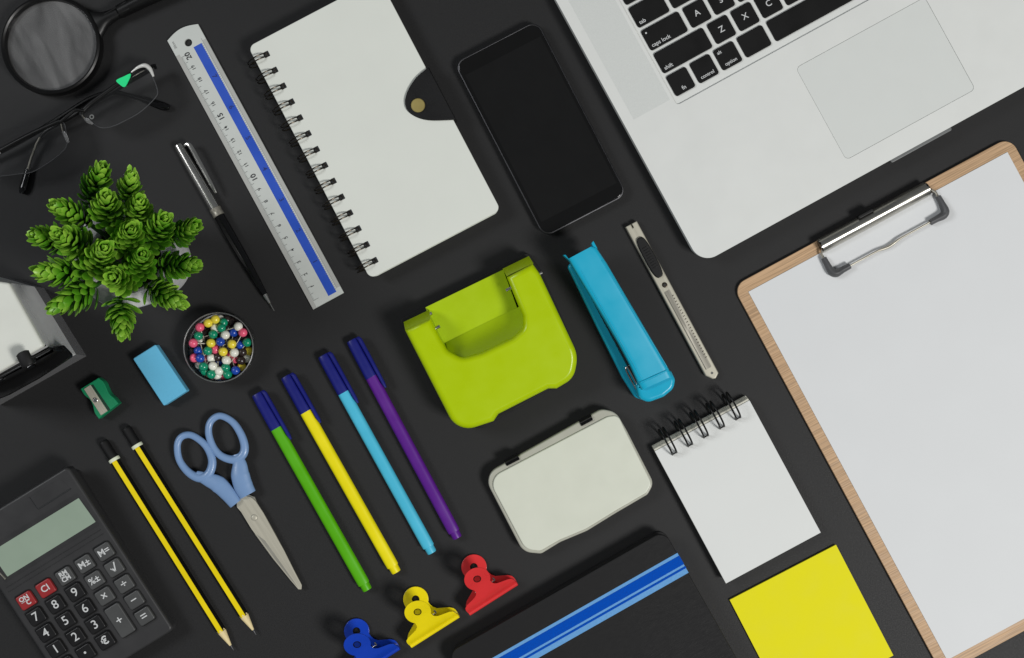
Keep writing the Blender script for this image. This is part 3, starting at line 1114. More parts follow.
# ------------------------------------------------------------------ felt-tip pens
def felt(a, end, capend, clip, m, label):
    fr = Fr(a, end)
    t = thing('felt_tip_pen', label, 'felt-tip pen', fr, 'felt tip pens with navy caps in a row')
    L = fr.len
    zc = .46
    cu = fr.l(*capend, zc).x
    def tri(u, r, k=1.0, n=24):
        out = []
        for i in range(n):
            an = 2 * math.pi * i / n
            rr = r * (1 + .09 * k * math.cos(3 * (an - R(30))))
            out.append((u, rr * math.cos(an), zc - .03 + rr * math.sin(an)))
        return out
    b = MB(); b.loft([tri(cu - .1, .425), tri(cu + .3, .43), tri(L - 1.0, .435), tri(L - .55, .425), tri(L - .5, .39)])
    b.build('barrel', m, t)
    b = MB(); b.loft([tri(L - .5, .36, 0), tri(L - .06, .35, 0), tri(L, .31, 0)])
    b.build('end_plug', m, t)
    b = MB(); b.loft([tri(0, .36), tri(.08, .41), tri(.5, .43), tri(cu - .02, .45), tri(cu, .44)])
    c = b.build('cap', M['navy'], t)
    e = fr.l(*clip, .75)
    b = MB()
    b.loft([[(u, v0 - w, z0 - h), (u, v0 + w, z0 - h), (u, v0 + w, z0 + h * .6), (u, v0 + w * .5, z0 + h), (u, v0 - w * .5, z0 + h), (u, v0 - w, z0 + h * .6)]
            for u, v0, w, z0, h in ((.02, .46, .13, .66, .12), (.25, .56, .15, .8, .16), (1.5, .58, .14, .84, .16), (e.x - .35, .58, .12, .8, .15), (e.x, .57, .06, .7, .1))])
    b.build('clip', M['navy'], c)


felt((258.2, 393.2), (368.3, 588.8), (277, 428), (292.5, 438.5), M['fgreen'], 'green felt tip pen with navy cap, beside the scissors')
felt((287, 375.8), (397, 571.2), (306.5, 411.5), (320, 423), M['fyellow'], 'yellow felt tip pen with navy cap, in the row of four pens')
felt((324, 355), (432.5, 551.8), (346.5, 391), (357, 403.5), M['fcyan'], 'light blue felt tip pen with navy cap')
felt((352.5, 339.8), (457.8, 537), (374.5, 375.5), (385, 388), M['fpurple'], 'purple felt tip pen with navy cap, beside the green punch')


# ------------------------------------------------------------------ calculator
def calculator():
    z = 1.5
    fr = Fr((68.7, 694.3), (174.2, 629.3), 1.4)
    t = thing('calculator', 'dark grey desktop calculator with a blank green display', 'calculator', fr)
    W = fr.len
    H = 13.85
    def tilt(v):  # the display end stands higher
        s = max(0, (v.y) / H)
        if v.z < .3: return v
        return Vector((v.x, v.y, v.z + 1.0 * s))
    T = lambda y, zz: zz + 1.0 * max(0, y / H)
    b = MB(); b.prism(rrect(W - .5, H - .5, .4, 8, W / 2, H / 2), .02, .4, 0.1, 2)
    b.warp(tilt); b.build('lower_case', M['calcdk'], t)
    b = MB(); b.prism(rrect(W, H, .35, 8, W / 2, H / 2), .38, z, .22, 4)
    b.warp(tilt); b.build('body', M['calc'], t)
    def Q(px, py):  # local point on the tilted top
        zz = z
        for _ in range(3):
            l = fr.l(px, py, zz)
            zz = T(l.y, z)
        return l
    def quad(ps, name, m, lift=.004, thick=.02, r=0.0, bev=0.0, parent=t):
        pts = [tuple(Q(*p)[:2]) for p in ps]
        if r: pts = roundpoly(pts, r)
        b = MB(); b.prism(pts, z + lift - thick, z + lift, bev, 2)
        b.warp(tilt)
        return b.build(name, m, parent)
    fp = quad([(-14, 549), (77, 493), (100, 525), (5, 583)], 'display_frame', M['calcdk'], .006, .02, .1)
    quad([(-9.5, 552.3), (78.7, 498), (95.7, 521.8), (7.5, 576.6)], 'display', M['lcd'], .016, .03, .04, parent=fp)
    # solar cell window
    sw = quad([(29.5, 497.5), (60, 478.5), (70.8, 488.5), (38, 509.3)], 'solar_window', M['calc'], .012, .02, .05)
    b = MB()
    p = [Q(*q) for q in ((29.5, 497.5), (38, 509.3), (70.8, 488.5))]
    b.tube([(v.x, v.y, T(v.y, z) + .012) for v in p], .045, 6)
    b.build('window_groove', M['ink'], sw)
    for f in (0, 1):
        b = MB()
        p = [Q(6 + 2.5 * f, 588 + 4 * f), Q(101 + 2.5 * f, 529.5 + 4 * f)]
        b.tube([(v.x, v.y, T(v.y, z) + .0) for v in p], .03, 6)
        b.build('trim_line', M['calcdk'], t)
    b = MB(); p = [Q(-3, 570), Q(5.6, 579)]
    b.tube([(v.x, v.y, T(v.y, z) + .02) for v in p], [.03, .07], 6)
    b.build('trim_glint', M['steel'], t)
    # keys
    g0, cv, rv = (27, 600), (19.5, -12.2), (10, 16.1)
    sy = {(0, 0): 'ON', (1, 0): 'CI', (2, 0): 'RM', (3, 0): 'M\u00b1', (4, 0): 'M=', (0, 1): '7', (1, 1): '8', (2, 1): '9', (3, 1): '%\u00b1', (4, 1): '\u221a',
          (0, 2): '4', (1, 2): '5', (2, 2): '6', (3, 2): '\u00d7', (4, 2): '\u00f7', (0, 3): '1', (1, 3): '2', (2, 3): '3', (3, 3): '+', (4, 3): '\u2212',
          (0, 4): '0', (1, 4): '.', (2, 4): '\u20ac', (4, 4): '='}
    for (i, j), s in sy.items():
        px, py = g0[0] + i * cv[0] + j * rv[0], g0[1] + i * cv[1] + j * rv[1]
        kh = 1.08
        if s == '+':
            px, py = px + rv[0] / 2, py + rv[1] / 2
            kh = 2.4
        c = Q(px, py)
        m = M['calcred'] if (i, j) in ((0, 0), (1, 0)) else (M['calckey'] if (i < 3 and j > 0) else M['calckey2'])
        # dark recess round the key
        b = MB(); b.prism(rrect(1.32, kh + .12, .18, 5, c.x, c.y), z - .02, z + .005)
        b.warp(tilt)
        rec = b.build('key_recess', M['blackmatte'], t)
        b = MB(); b.prism(rrect(1.2, kh, .16, 5, c.x, c.y - .0), z - .02, z + .26, .1, 3)
        b.warp(tilt)
        k = b.build('key', m, t)
        rec.parent = k
        zz = T(c.y, z) + .27
        tl = math.atan(1.0 / H)
        def put(s, size, dx=0, dy=0, bold=.02):
            o = text(s, size, 'key_symbol', M['legend'], k, c.x + dx, c.y + dy, zz + dy * .07, 0, bold=bold)
            o.rotation_euler = (tl, 0, 0)
        if s == 'ON':
            put('ON', .46, -.02, .2, .014); put('C', .46, .12, -.2, .014)
            b = MB(); b.tube([(c.x - .34, c.y - .02, zz), (c.x + .34, c.y + .0, zz)], .022, 6); b.build('key_symbol', M['legend'], k)
        elif s == 'RM':
            put('RM', .46, -.0, .22, .014); put('CM', .46, 0, -.2, .014)
            b = MB(); b.tube([(c.x - .34, c.y + .01, zz), (c.x + .34, c.y + .03, zz)], .022, 6); b.build('key_symbol', M['legend'], k)
        elif s == '.':
            put('\u2022', .55, 0, .02)
        elif s == '\u20ac':
            put('\u20ac', .8)
        elif len(s) == 2:
            put(s, .66, bold=.01)
        else:
            put(s, .9, bold=.004)


calculator()


# ------------------------------------------------------------------ bulldog clips
def bulldog(dx, dy, m, label):
    fr = Fr((477.5 + dx, 578 + dy), (493.4 + dx, 603 + dy), 2.0)
    t = thing('bulldog_clip', label, 'clip', fr, 'bulldog clips in a slanting row')
    def plate(sign):
        # outline: disc, neck, flared jaw; height follows u
        out = []
        rd = .92
        st = [(.3, .64), (.62, .66), (.85, .68), (1.0, .76), (1.12, .95), (1.22, 1.35), (1.32, 1.75), (1.45, 1.97), (1.62, 2.03), (1.8, 2.05), (1.95, 2.05), (2.08, 2.05), (2.16, 2.05)]
        b = MB()
        def zf(u):
            s = (u + .85) / 2.4
            if sign > 0:
                base = 3.0 - 1.75 * s
                if u > 1.5:
                    base -= .55 * ((u - 1.5) / .66) ** 2
                return base
            base = .12 + .06 * s
            if u > 1.5:
                base += .3 * ((u - 1.5) / .66) ** 2
            return base
        thick = .09
        ring_o = []
        a0 = math.asin(.6 / rd)
        m_ = 20
        disc = [(rd * math.cos(a), rd * math.sin(a)) for a in [a0 + (2 * math.pi - 2 * a0) * k / m_ for k in range(m_ + 1)]]
        b.prism([(x, y) for x, y in disc], 0, thick, .03, 2, holes=[circle(-.02, 0, .24, 18)])
        # ribbon of cross strips
        rows = []
        nv = 13
        for u, w in st:
            rows.append([(u, -w + 2 * w * k / (nv - 1)) for k in range(nv)])
        rings = []
        for r in rows:
            rings.append([(x, y, thick + .004) for x, y in r] + [(x, y, 0) for x, y in reversed(r)])
        b.loft(rings)
        sh = -.55 if sign < 0 else 0
        def w(v):
            u = v.x
            bend = 0
            if abs(v.y) > 1.2 and u > 1.2:
                bend = -.0
            return Vector((u + (sh if u < .9 else sh * max(0, (1.4 - u) / .5)), v.y, zf(u) + v.z + bend))
        b.warp(w)
        pl_ = b.build('plate', m, t, sharp=50)
        b = MB()
        n_ = 24
        b.tube([(-.02 + .245 * math.cos(2 * math.pi * k / n_), .245 * math.sin(2 * math.pi * k / n_), thick) for k in range(n_)], .032, 6, closed=True)
        b.warp(w)
        b.build('eyelet', M['darksteel'], pl_)
    plate(1)
    plate(-1)
    # jaw lips
    b = MB()
    ln = [(2.0, -2.04, .62), (2.0, 2.04, .62)]
    b.tube(ln, .2, 12)
    b.build('jaw_roll', m, t)
    b = MB()
    pts = []
    for k in range(80):
        a = k / 80 * 2 * math.pi * 5
        pts.append((.95 + .3 * math.cos(a), -.52 + 1.04 * k / 79, 1.0 + .3 * math.sin(a)))
    b.tube(pts, .05, 6)
    b.tube([(.95, -.8, 1.0), (.95, .86, 1.0)], .09, 8)
    b.tube([(.72, .8, 1.0), (.95, .84, 1.02)], .07, 8)
    b.build('spring', M['chrome'], t)
    for sgn, zz in ((1, 2.42), (-1, .16)):
        pass


bulldog(0, 0, M['red'], 'red metal bulldog clip above the black notebook')
bulldog(-59.3, 32.8, M['yel'], 'yellow metal bulldog clip between the blue and the red one')
bulldog(-119.5, 65.3, M['blu'], 'blue metal bulldog clip cut off by the bottom edge')


# ------------------------------------------------------------------ hole punch
def punch():
    fr = Fr((401.5, 320.5), (528, 255), 3.2)
    t = thing('hole_punch', 'lime green paper punch with a wide finger opening', 'hole punch', fr)
    zt = 3.6
    def q(x, y, z):
        x, y = 330 + (x - 330) * 1.01, 330 + (y - 330) * 1.004
        return fr.l(390 + x / 3.29, 240 + y / 3.29, z)
    def pl(ps, z): return [tuple(q(x, y, z)[:2]) for x, y in ps]
    # rubber base
    o0 = pl([(36, 262), (452, 42), (492, 96), (622, 392), (566, 482), (520, 492), (360, 584), (300, 618), (222, 606), (176, 546)], .2)
    b = MB(); b.prism(roundpoly(o0, [.3, .3, .4, 1.6, 1.0, .4, .4, .8, 1.4, .5]), .01, .55, .08, 2)
    b.build('base', M['blackmatte'], t)
    # green base plate seen through the opening
    fl = pl([(118, 222), (372, 98), (446, 300), (190, 404)], 1.2)
    b = MB(); b.prism(fl, .5, 1.25, .05, 2)
    b.build('base_plate', M['limed'], t)
    # pressing lever with its finger opening
    out = pl([(50, 296), (134, 258), (165, 322), (188, 362), (236, 388), (300, 370), (400, 322), (436, 290), (436, 250), (384, 122), (468, 78), (492, 112),
              (618, 380), (604, 456), (548, 490), (520, 490), (356, 574), (340, 598), (222, 637)], zt)
    rad = [0, 0, .0, .8, .9, .0, .8, .6, 0, 0, 0, 0, 2.2, 1.4, 0, 0, 0, 0, 2.0]
    b = MB(); b.prism(roundpoly(out, rad, 8), .75, zt, .42, 6)
    def slope(v):                       # the shell falls away towards the front edge
        k = max(0, (-v.y - 3.5) / 6.5)
        return Vector((v.x, v.y, v.z - (.9 * k * k if v.z > 1.5 else 0)))
    b.warp(slope)
    lv = b.build('lever', M['lime'], t, sharp=50)
    # hinge covers at both ends of the back edge
    for ps in ([(45, 270), (128, 230), (136, 258), (54, 298)], [(370, 94), (456, 52), (470, 78), (384, 120)]):
        c = [q(x, y, 2.9) for x, y in ps]
        b = MB()
        lo = [(v.x, v.y, .7) for v in c]
        hi = [(c[0].x, c[0].y, 2.2), (c[1].x, c[1].y, 2.2), (c[2].x, c[2].y, 3.15), (c[3].x, c[3].y, 3.15)]
        b.loft([lo, hi])
        h = b.build('hinge_cover', M['limed'], t)
    # pivots
    for x, y in ((130, 245), (156, 288), (390, 162), (490, 112)):
        c = q(x, y, 2.6)
        b = MB(); b.lathe([(-.22, .12), (.22, .12)], (c.x, c.y, 2.3), (1, 0, 0), 14)
        b.build('pivot', M['chrome'], t)
    # sloping inner wall of the opening
    w0 = [q(182, 334, 1.3), q(430, 216, 1.3), q(446, 290, 3.0), q(410, 318, 3.0), q(300, 374, 3.0), q(236, 390, 3.0), q(196, 372, 3.0)]
    b = MB()
    a = smooth([q(184, 338, 1.28), q(300, 280, 1.28), q(428, 218, 1.28)], n=8)
    e = smooth([q(192, 366, 2.95), q(236, 392, 2.95), q(300, 374, 2.95), q(408, 322, 2.95), q(444, 288, 2.95)], n=4)
    m_ = min(len(a), len(e))
    rings = [[a[i], a[i] * .5 + e[i] * .5 + Vector((0, 0, -.3)), e[i], e[i] + Vector((0, -.15, -.6)), a[i] + Vector((0, -.15, -.5))] for i in range(m_)]
    b.loft(rings)
    b.build('inner_wall', M['limed'], t)


punch()


# ------------------------------------------------------------------ stapler
def stapler():
    fr = Fr((576, 252), (655, 392), 3.5)
    t = thing('stapler', 'turquoise plastic stapler seen from above', 'stapler', fr)
    def q(x, y, z): return fr.l(550 + x / 3.46, 220 + y / 3.46, z)
    # base
    bo = [q(*p, .8) for p in ((58, 156), (118, 128), (424, 536), (412, 596), (334, 628), (294, 614), (250, 545), (164, 374))]
    b = MB(); b.prism(roundpoly([tuple(p[:2]) for p in bo], [.3, .3, .6, .8, .8, .5, 0, 0]), .02, .85, .18, 4)
    b.build('base', M['sky'], t)
    # arm between base and top
    bo = [q(*p, 2.4) for p in ((88, 160), (150, 126), (400, 530), (300, 560))]
    b = MB(); b.prism([tuple(p[:2]) for p in bo], .8, 2.6, .1, 2)
    b.build('magazine', M['blackmatte'], t)
    # top shell: sloping from the back (high) to the nose
    L = q(355, 630, 3).x
    def zt(u): return 4.3 - 1.4 * max(0, u) / L
    Lf = [(64, 134), (76, 156), (106, 206), (150, 278), (192, 348), (238, 428), (276, 500), (304, 562), (318, 588)]
    Rf = [(146, 90), (162, 96), (198, 150), (242, 226), (282, 294), (328, 372), (374, 450), (410, 512), (424, 540)]
    b = MB()
    rings = []
    for i, ((lx, ly), (rx, ry)) in enumerate(zip(Lf, Rf)):
        a, c = q(lx, ly, 3.8), q(rx, ry, 3.8)
        z = zt((a.x + c.x) / 2)
        a, c = q(lx, ly, z), q(rx, ry, z)
        d = c - a
        w = d.length
        dirv = d / w
        def at(f, zz): return a + dirv * (w * f) + Vector((0, 0, zz - z))
        h = 1.1
        rings.append([at(.0, z - h), at(0, z - .26), at(.02, z - .12), at(.06, z - .03), at(.12, z), at(.2, z + .01), at(.5, z + .02), at(.8, z + .01), at(.88, z), at(.94, z - .03), at(.98, z - .12), at(1, z - .26), at(1.0, z - h),
                      at(.94, z - h), at(.92, z - .4), at(.5, z - .32), at(.08, z - .4), at(.06, z - h)])
    b.loft(rings)
    top = b.build('top_cover', M['sky'], t, sharp=40)
    for ps in (((45, 121), (54, 120), (80, 156), (64, 138)), ((143, 80), (150, 72), (165, 100), (148, 92))):
        cc = [q(*p, 4.0) for p in ps]
        b = MB(); b.prism([tuple(p[:2]) for p in cc], 2.9, 4.1, .06, 2)
        b.build('rear_lug', M['sky'], top)
    # nose
    b = MB()
    no = [q(*p, 2.6) for p in ((296, 570), (418, 520), (434, 552), (428, 584), (394, 612), (340, 632), (308, 618))]
    b.prism(roundpoly([tuple(p[:2]) for p in no], [.1, .1, .5, .8, .8, .7, .5]), .95, 2.72, .3, 4)
    b.build('nose', M['sky'], t)
    # raised ridge of the nose cover, and the seam lines of the top
    b = MB()
    a, c = q(312, 562, 3.0), q(404, 520, 3.0)
    b.tube([(a.x, a.y, zt(a.x) + .02), ((a.x + c.x) / 2, (a.y + c.y) / 2, zt(a.x) + .06), (c.x, c.y, zt(a.x) + .02)], .06, 8)
    b.build('ridge', M['sky'], top)
    for p0, p1 in (((108, 176), (318, 552)), ((180, 140), (404, 508))):
        b = MB()
        a, c = q(*p0, 4.2), q(*p1, 3.0)
        b.tube([(a.x, a.y, zt(a.x) + .0), (c.x, c.y, zt(c.x) + .0)], .035, 6)
        b.build('seam', M['sky'], top)
    # chrome guide on the side
    b = MB()
    lp = smooth([q(264, 520, 2.0), q(272, 514, 2.0), q(304, 576, 2.0), q(300, 586, 2.0)], True, 4)
    b.tube(lp, .07, 8, closed=True)
    b.build('side_guide', M['chrome'], t)
    # back hinge bar
    b = MB()
    a, c = q(60, 122, 2.2), q(146, 84, 2.2)
    b.tube([(a.x + .5, a.y, 2.2), (c.x + .5, c.y, 2.2)], .3, 12)
    b.build('hinge_pin', M['black'], t)


stapler()


# ------------------------------------------------------------------ utility knife
def knife():
    fr = Fr((631.2, 224), (714.6, 379), .5)
    t = thing('utility_knife', 'slim steel snap blade cutter with a black slider', 'cutter knife', fr)
    L = fr.len
    W = .92
    z = .55
    b = MB()
    b.prism([(0, W / 2), (.0, .04), (.3, .04), (.3, -.04), (0, -.04), (0, -W / 2), (L - .5, -W / 2), (L - .05, -.1), (L, .1), (L - .25, W / 2)], .02, z, .1, 3)
    b.build('body', M['blade'], t)
    b = MB()
    b.box(L * .68, -.02, z - .004, L * .5, .5, .012, r=.1)
    ch = b.build('blade_window', M['steel'], t)
    b = MB()
    for k in range(22):
        b.box(L * .47 + k * .24, .2, z + .008, .045, .13, .03, .01, ang=.15)
    b.build('rack_notches', M['darksteel'], ch)
    b = MB()
    b.tube([(L * .45, -W * .24, z + .012), (L * .93, -W * .24, z + .012)], .03, 6)
    b.build('blade_edge', M['chrome'], ch)
    a, c = fr.l(637.5, 238, z), fr.l(663.5, 276, z)
    cu, cv = (a.x + c.x) / 2, 0.02
    b = MB()
    b.prism([(cu + 1.62 * math.copysign(abs(math.cos(k / 40 * 2 * math.pi)) ** .8, math.cos(k / 40 * 2 * math.pi)), cv + .41 * math.copysign(abs(math.sin(k / 40 * 2 * math.pi)) ** .55, math.sin(k / 40 * 2 * math.pi))) for k in range(40)], z - .01, z + .22, .1, 3)
    sl = b.build('slider', M['blackmatte'], t)
    b = MB()
    for k in range(9):
        b.box(cu - .8 + k * .2, cv, z + .215, .06, .4, .03, .012)
    b.build('grip_ridges', M['black'], sl)
    s = fr.l(664.7, 285, z)
    b = MB(); b.lathe([(z - .01, .2), (z + .05, .19), (z + .07, .14)], (s.x, s.y, 0), n=20)
    sc = b.build('screw', M['darksteel'], t)
    b = MB(); b.annulus((s.x, s.y), .09, .03, z + .071, z + .075, 16)
    b.build('screw_recess', M['ink'], sc)
    e = fr.l(712, 373, z)
    b = MB(); b.lathe([(z - .01, .1), (z + .03, .09)], (e.x, e.y, 0), n=16)
    b.build('end_rivet', M['chrome'], t)


knife()


# ------------------------------------------------------------------ tin box
def tin():
    z = 1.25
    fr = Fr((489.5, 476), (604, 410), z)
    t = thing('tin_box', 'flat cream metal tin box with black hinge gaps', 'tin', fr)
    def q(x, y, zz=z): return tuple(fr.l(480 + x / 4.11, 400 + y / 4.11, zz)[:2])
    out = [q(*p) for p in ((13, 311), (500, 37), (560, 50), (602, 122), (716, 344), (690, 390), (560, 466), (440, 540), (330, 586), (252, 634), (177, 627))]
    rad = [1.1, .9, 1.1, .0, 1.0, .5, 2.5, 2.5, 2.5, .5, 1.1]
    o = roundpoly(out, rad, 8)
    lid = [q(*p) for p in ((33, 324), (524, 68), (568, 62), (598, 128), (706, 344), (684, 382), (556, 456), (436, 530), (326, 576), (248, 621), (186, 614))]
    lo = roundpoly(lid, [1.0, .9, .8, .0, 1.0, .5, 2.5, 2.5, 2.5, .5, 1.0], 8)
    if sum(lo[k - 1][0] * lo[k][1] - lo[k][0] * lo[k - 1][1] for k in range(len(lo))) < 0:
        lo = lo[::-1]
    if sum(o[k - 1][0] * o[k][1] - o[k][0] * o[k - 1][1] for k in range(len(o))) < 0:
        o = o[::-1]
    b = MB(); b.prism(inset(o, .12), .02, .48, .1, 2, bot=True)
    b.build('bottom_tray', M['steel'], t)
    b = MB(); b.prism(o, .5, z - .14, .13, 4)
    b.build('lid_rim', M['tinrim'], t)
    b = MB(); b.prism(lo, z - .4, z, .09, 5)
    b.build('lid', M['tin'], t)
    for (x0, y0), (x1, y1) in (((106, 264), (160, 236)), ((413, 100), (462, 74))):
        a, c = Vector(q(x0, y0)), Vector(q(x1, y1))
        d = (c - a).normalized(); n = Vector((-d.y, d.x))
        b = MB(); b.prism([tuple(a - n * .16), tuple(c - n * .16), tuple(c + n * .3), tuple(a + n * .3)], .5, z + .005, .03, 1)
        h = b.build('hinge_slot', M['blackgloss'], t)
        b = MB(); e0 = a + n * .12; e1 = c + n * .12
        b.tube([(e0.x, e0.y, z - .0), (e1.x, e1.y, z - .0)], .09, 10)
        b.build('hinge_barrel', M['black'], h)


tin()


# ------------------------------------------------------------------ large spiral notebook
def notebook():
    z = 1.45
    fr = Fr((248.0, 46.6), (370.0, 278.8), z)       # u down the ring edge, v to the left of it = towards the cover
    t = thing('spiral_notebook', 'ivory covered spiral notebook with black leather snap tab', 'notebook', fr)
    L = fr.len
    W = 10.55
    b = MB(); b.prism(rrect(L - .1, W - .12, .45, 8, L / 2, W / 2), .03, .2, .03, 2)
    b.build('back_cover', M['cover'], t)
    b = MB(); b.prism(rrect(L - .3, W - .35, .8, 8, L / 2, W / 2), .2, z - .2)
    b.build('pages', M['pages'], t)
    b = MB(); b.prism(rrect(L, W, .48, 10, L / 2, W / 2), z - .19, z, .05, 3)
    b.build('front_cover', M['cover'], t)
    a, e = fr.l(265.5, 53, z), fr.l(374.2, 259, z)
    hm = rm = None
    for k in range(14):
        u = a.x + (e.x - a.x) * k / 13
        v0 = .93
        bm = MB()
        for s in (-.13, .13):
            pth = []
            for i in range(40):
                an = 2 * math.pi * i / 40
                pth.append((s, .17 + .79 * math.cos(an), .96 + .84 * math.sin(an)))
            bm.tube(pth, .05, 8, closed=True, up=(1, 0, 0))
        bm.tube([(-.13, .95, z + .08), (.13, .95, z + .08)], .05, 8)
        if rm is None:
            r = bm.build('ring', M['darksteel'], t)
            rm = r.data
        else:
            r = bpy.data.objects.new('ring', rm); COL.objects.link(r); r.parent = t
        r.location = ((u + .12) * CM, 0, 0)
        hb = MB() if hm is None else None
        if hm is None:
            hb.box(0, v0 - .02, z - .01, .42, .42, .014, r=.05)
            h = hb.build('punched_hole', M['ink'], r); hm = h.data
        else:
            h = bpy.data.objects.new('punched_hole', hm); COL.objects.link(h); h.parent = r
    # leather tab folded over from the far edge
    tab = smooth([Vector((*p, 0)) for p in fr.pts([(427.5, 67.8), (416.5, 77.2), (408.3, 89.5), (405, 101), (407.5, 110.5), (417, 117.3), (431, 120.3), (454.8, 119.6)], z + .15)], n=6)
    pts = [(p.x, p.y) for p in tab]
    edge = W + .16
    pts = [(pts[0][0], edge)] + [(x, min(y, edge)) for x, y in pts] + [(pts[-1][0], edge)]
    b = MB(); b.prism(pts, z + .02, z + .2, .06, 3)
    tb_ = b.build('leather_tab', M['leather'], t)
    u0, u1 = pts[0][0], pts[-1][0]
    b = MB()
    b.loft([[(u0, W + .02, z + .02), (u0, W + .16, z + .2), (u0, W + .2, z - .2), (u0, W + .2, .05), (u0, W + .06, .05)],
            [(u1, W + .02, z + .02), (u1, W + .16, z + .2), (u1, W + .2, z - .2), (u1, W + .2, .05), (u1, W + .06, .05)]])
    b.build('tab_fold', M['leather'], tb_)
    c = fr.l(418, 105.3, z + .25)
    b = MB(); b.lathe([(z + .2, .5), (z + .3, .5), (z + .36, .45), (z + .37, .2), (z + .36, .1)], (c.x, c.y, 0), n=32)
    b.build('snap_stud', M['brass'], tb_)


notebook()


# ------------------------------------------------------------------ phone
def phone():
    z = .85
    fr = Fr((544.3, 237), (454.2, 63), z)
    t = thing('smartphone', 'black smartphone with its screen dark, between notebook and laptop', 'phone', fr)
    L, W = fr.len, 6.7
    b = MB(); b.prism(rrect(L, W, .75, 10, L / 2, -W / 2), .02, z - .06, .16, 4, bot=True)
    b.build('body', M['blackgloss'], t)
    b = MB()
    rl = rrect(L - .1, W - .1, .72, 10, L / 2, -W / 2)
    b.tube([(x, y, z - .14) for x, y in rl], .085, 8, closed=True)
    b.build('metal_frame', mat('phone_frame', (78, 78, 80), .45, metal=1), t)
    b = MB(); b.prism(rrect(L - .2, W - .2, .68, 10, L / 2, -W / 2), z - .07, z, .02, 2)
    g = b.build('glass', M['screen'], t)
    b = MB(); b.prism([(1.05, -.3), (L - 1.15, -.3), (L - 1.15, -W + .3), (1.05, -W + .3)], z + .001, z + .003)
    b.build('display', mat('phone_display', (25, 25, 25), .14, raw=True, spec=.4), g)
    for u, l in ((L * .62, 1.0), (L * .75, 1.6)):
        b = MB(); b.box(u, .02, .32, l, .08, .2, .02)
        b.build('side_button', M['blackgloss'], t)


phone()


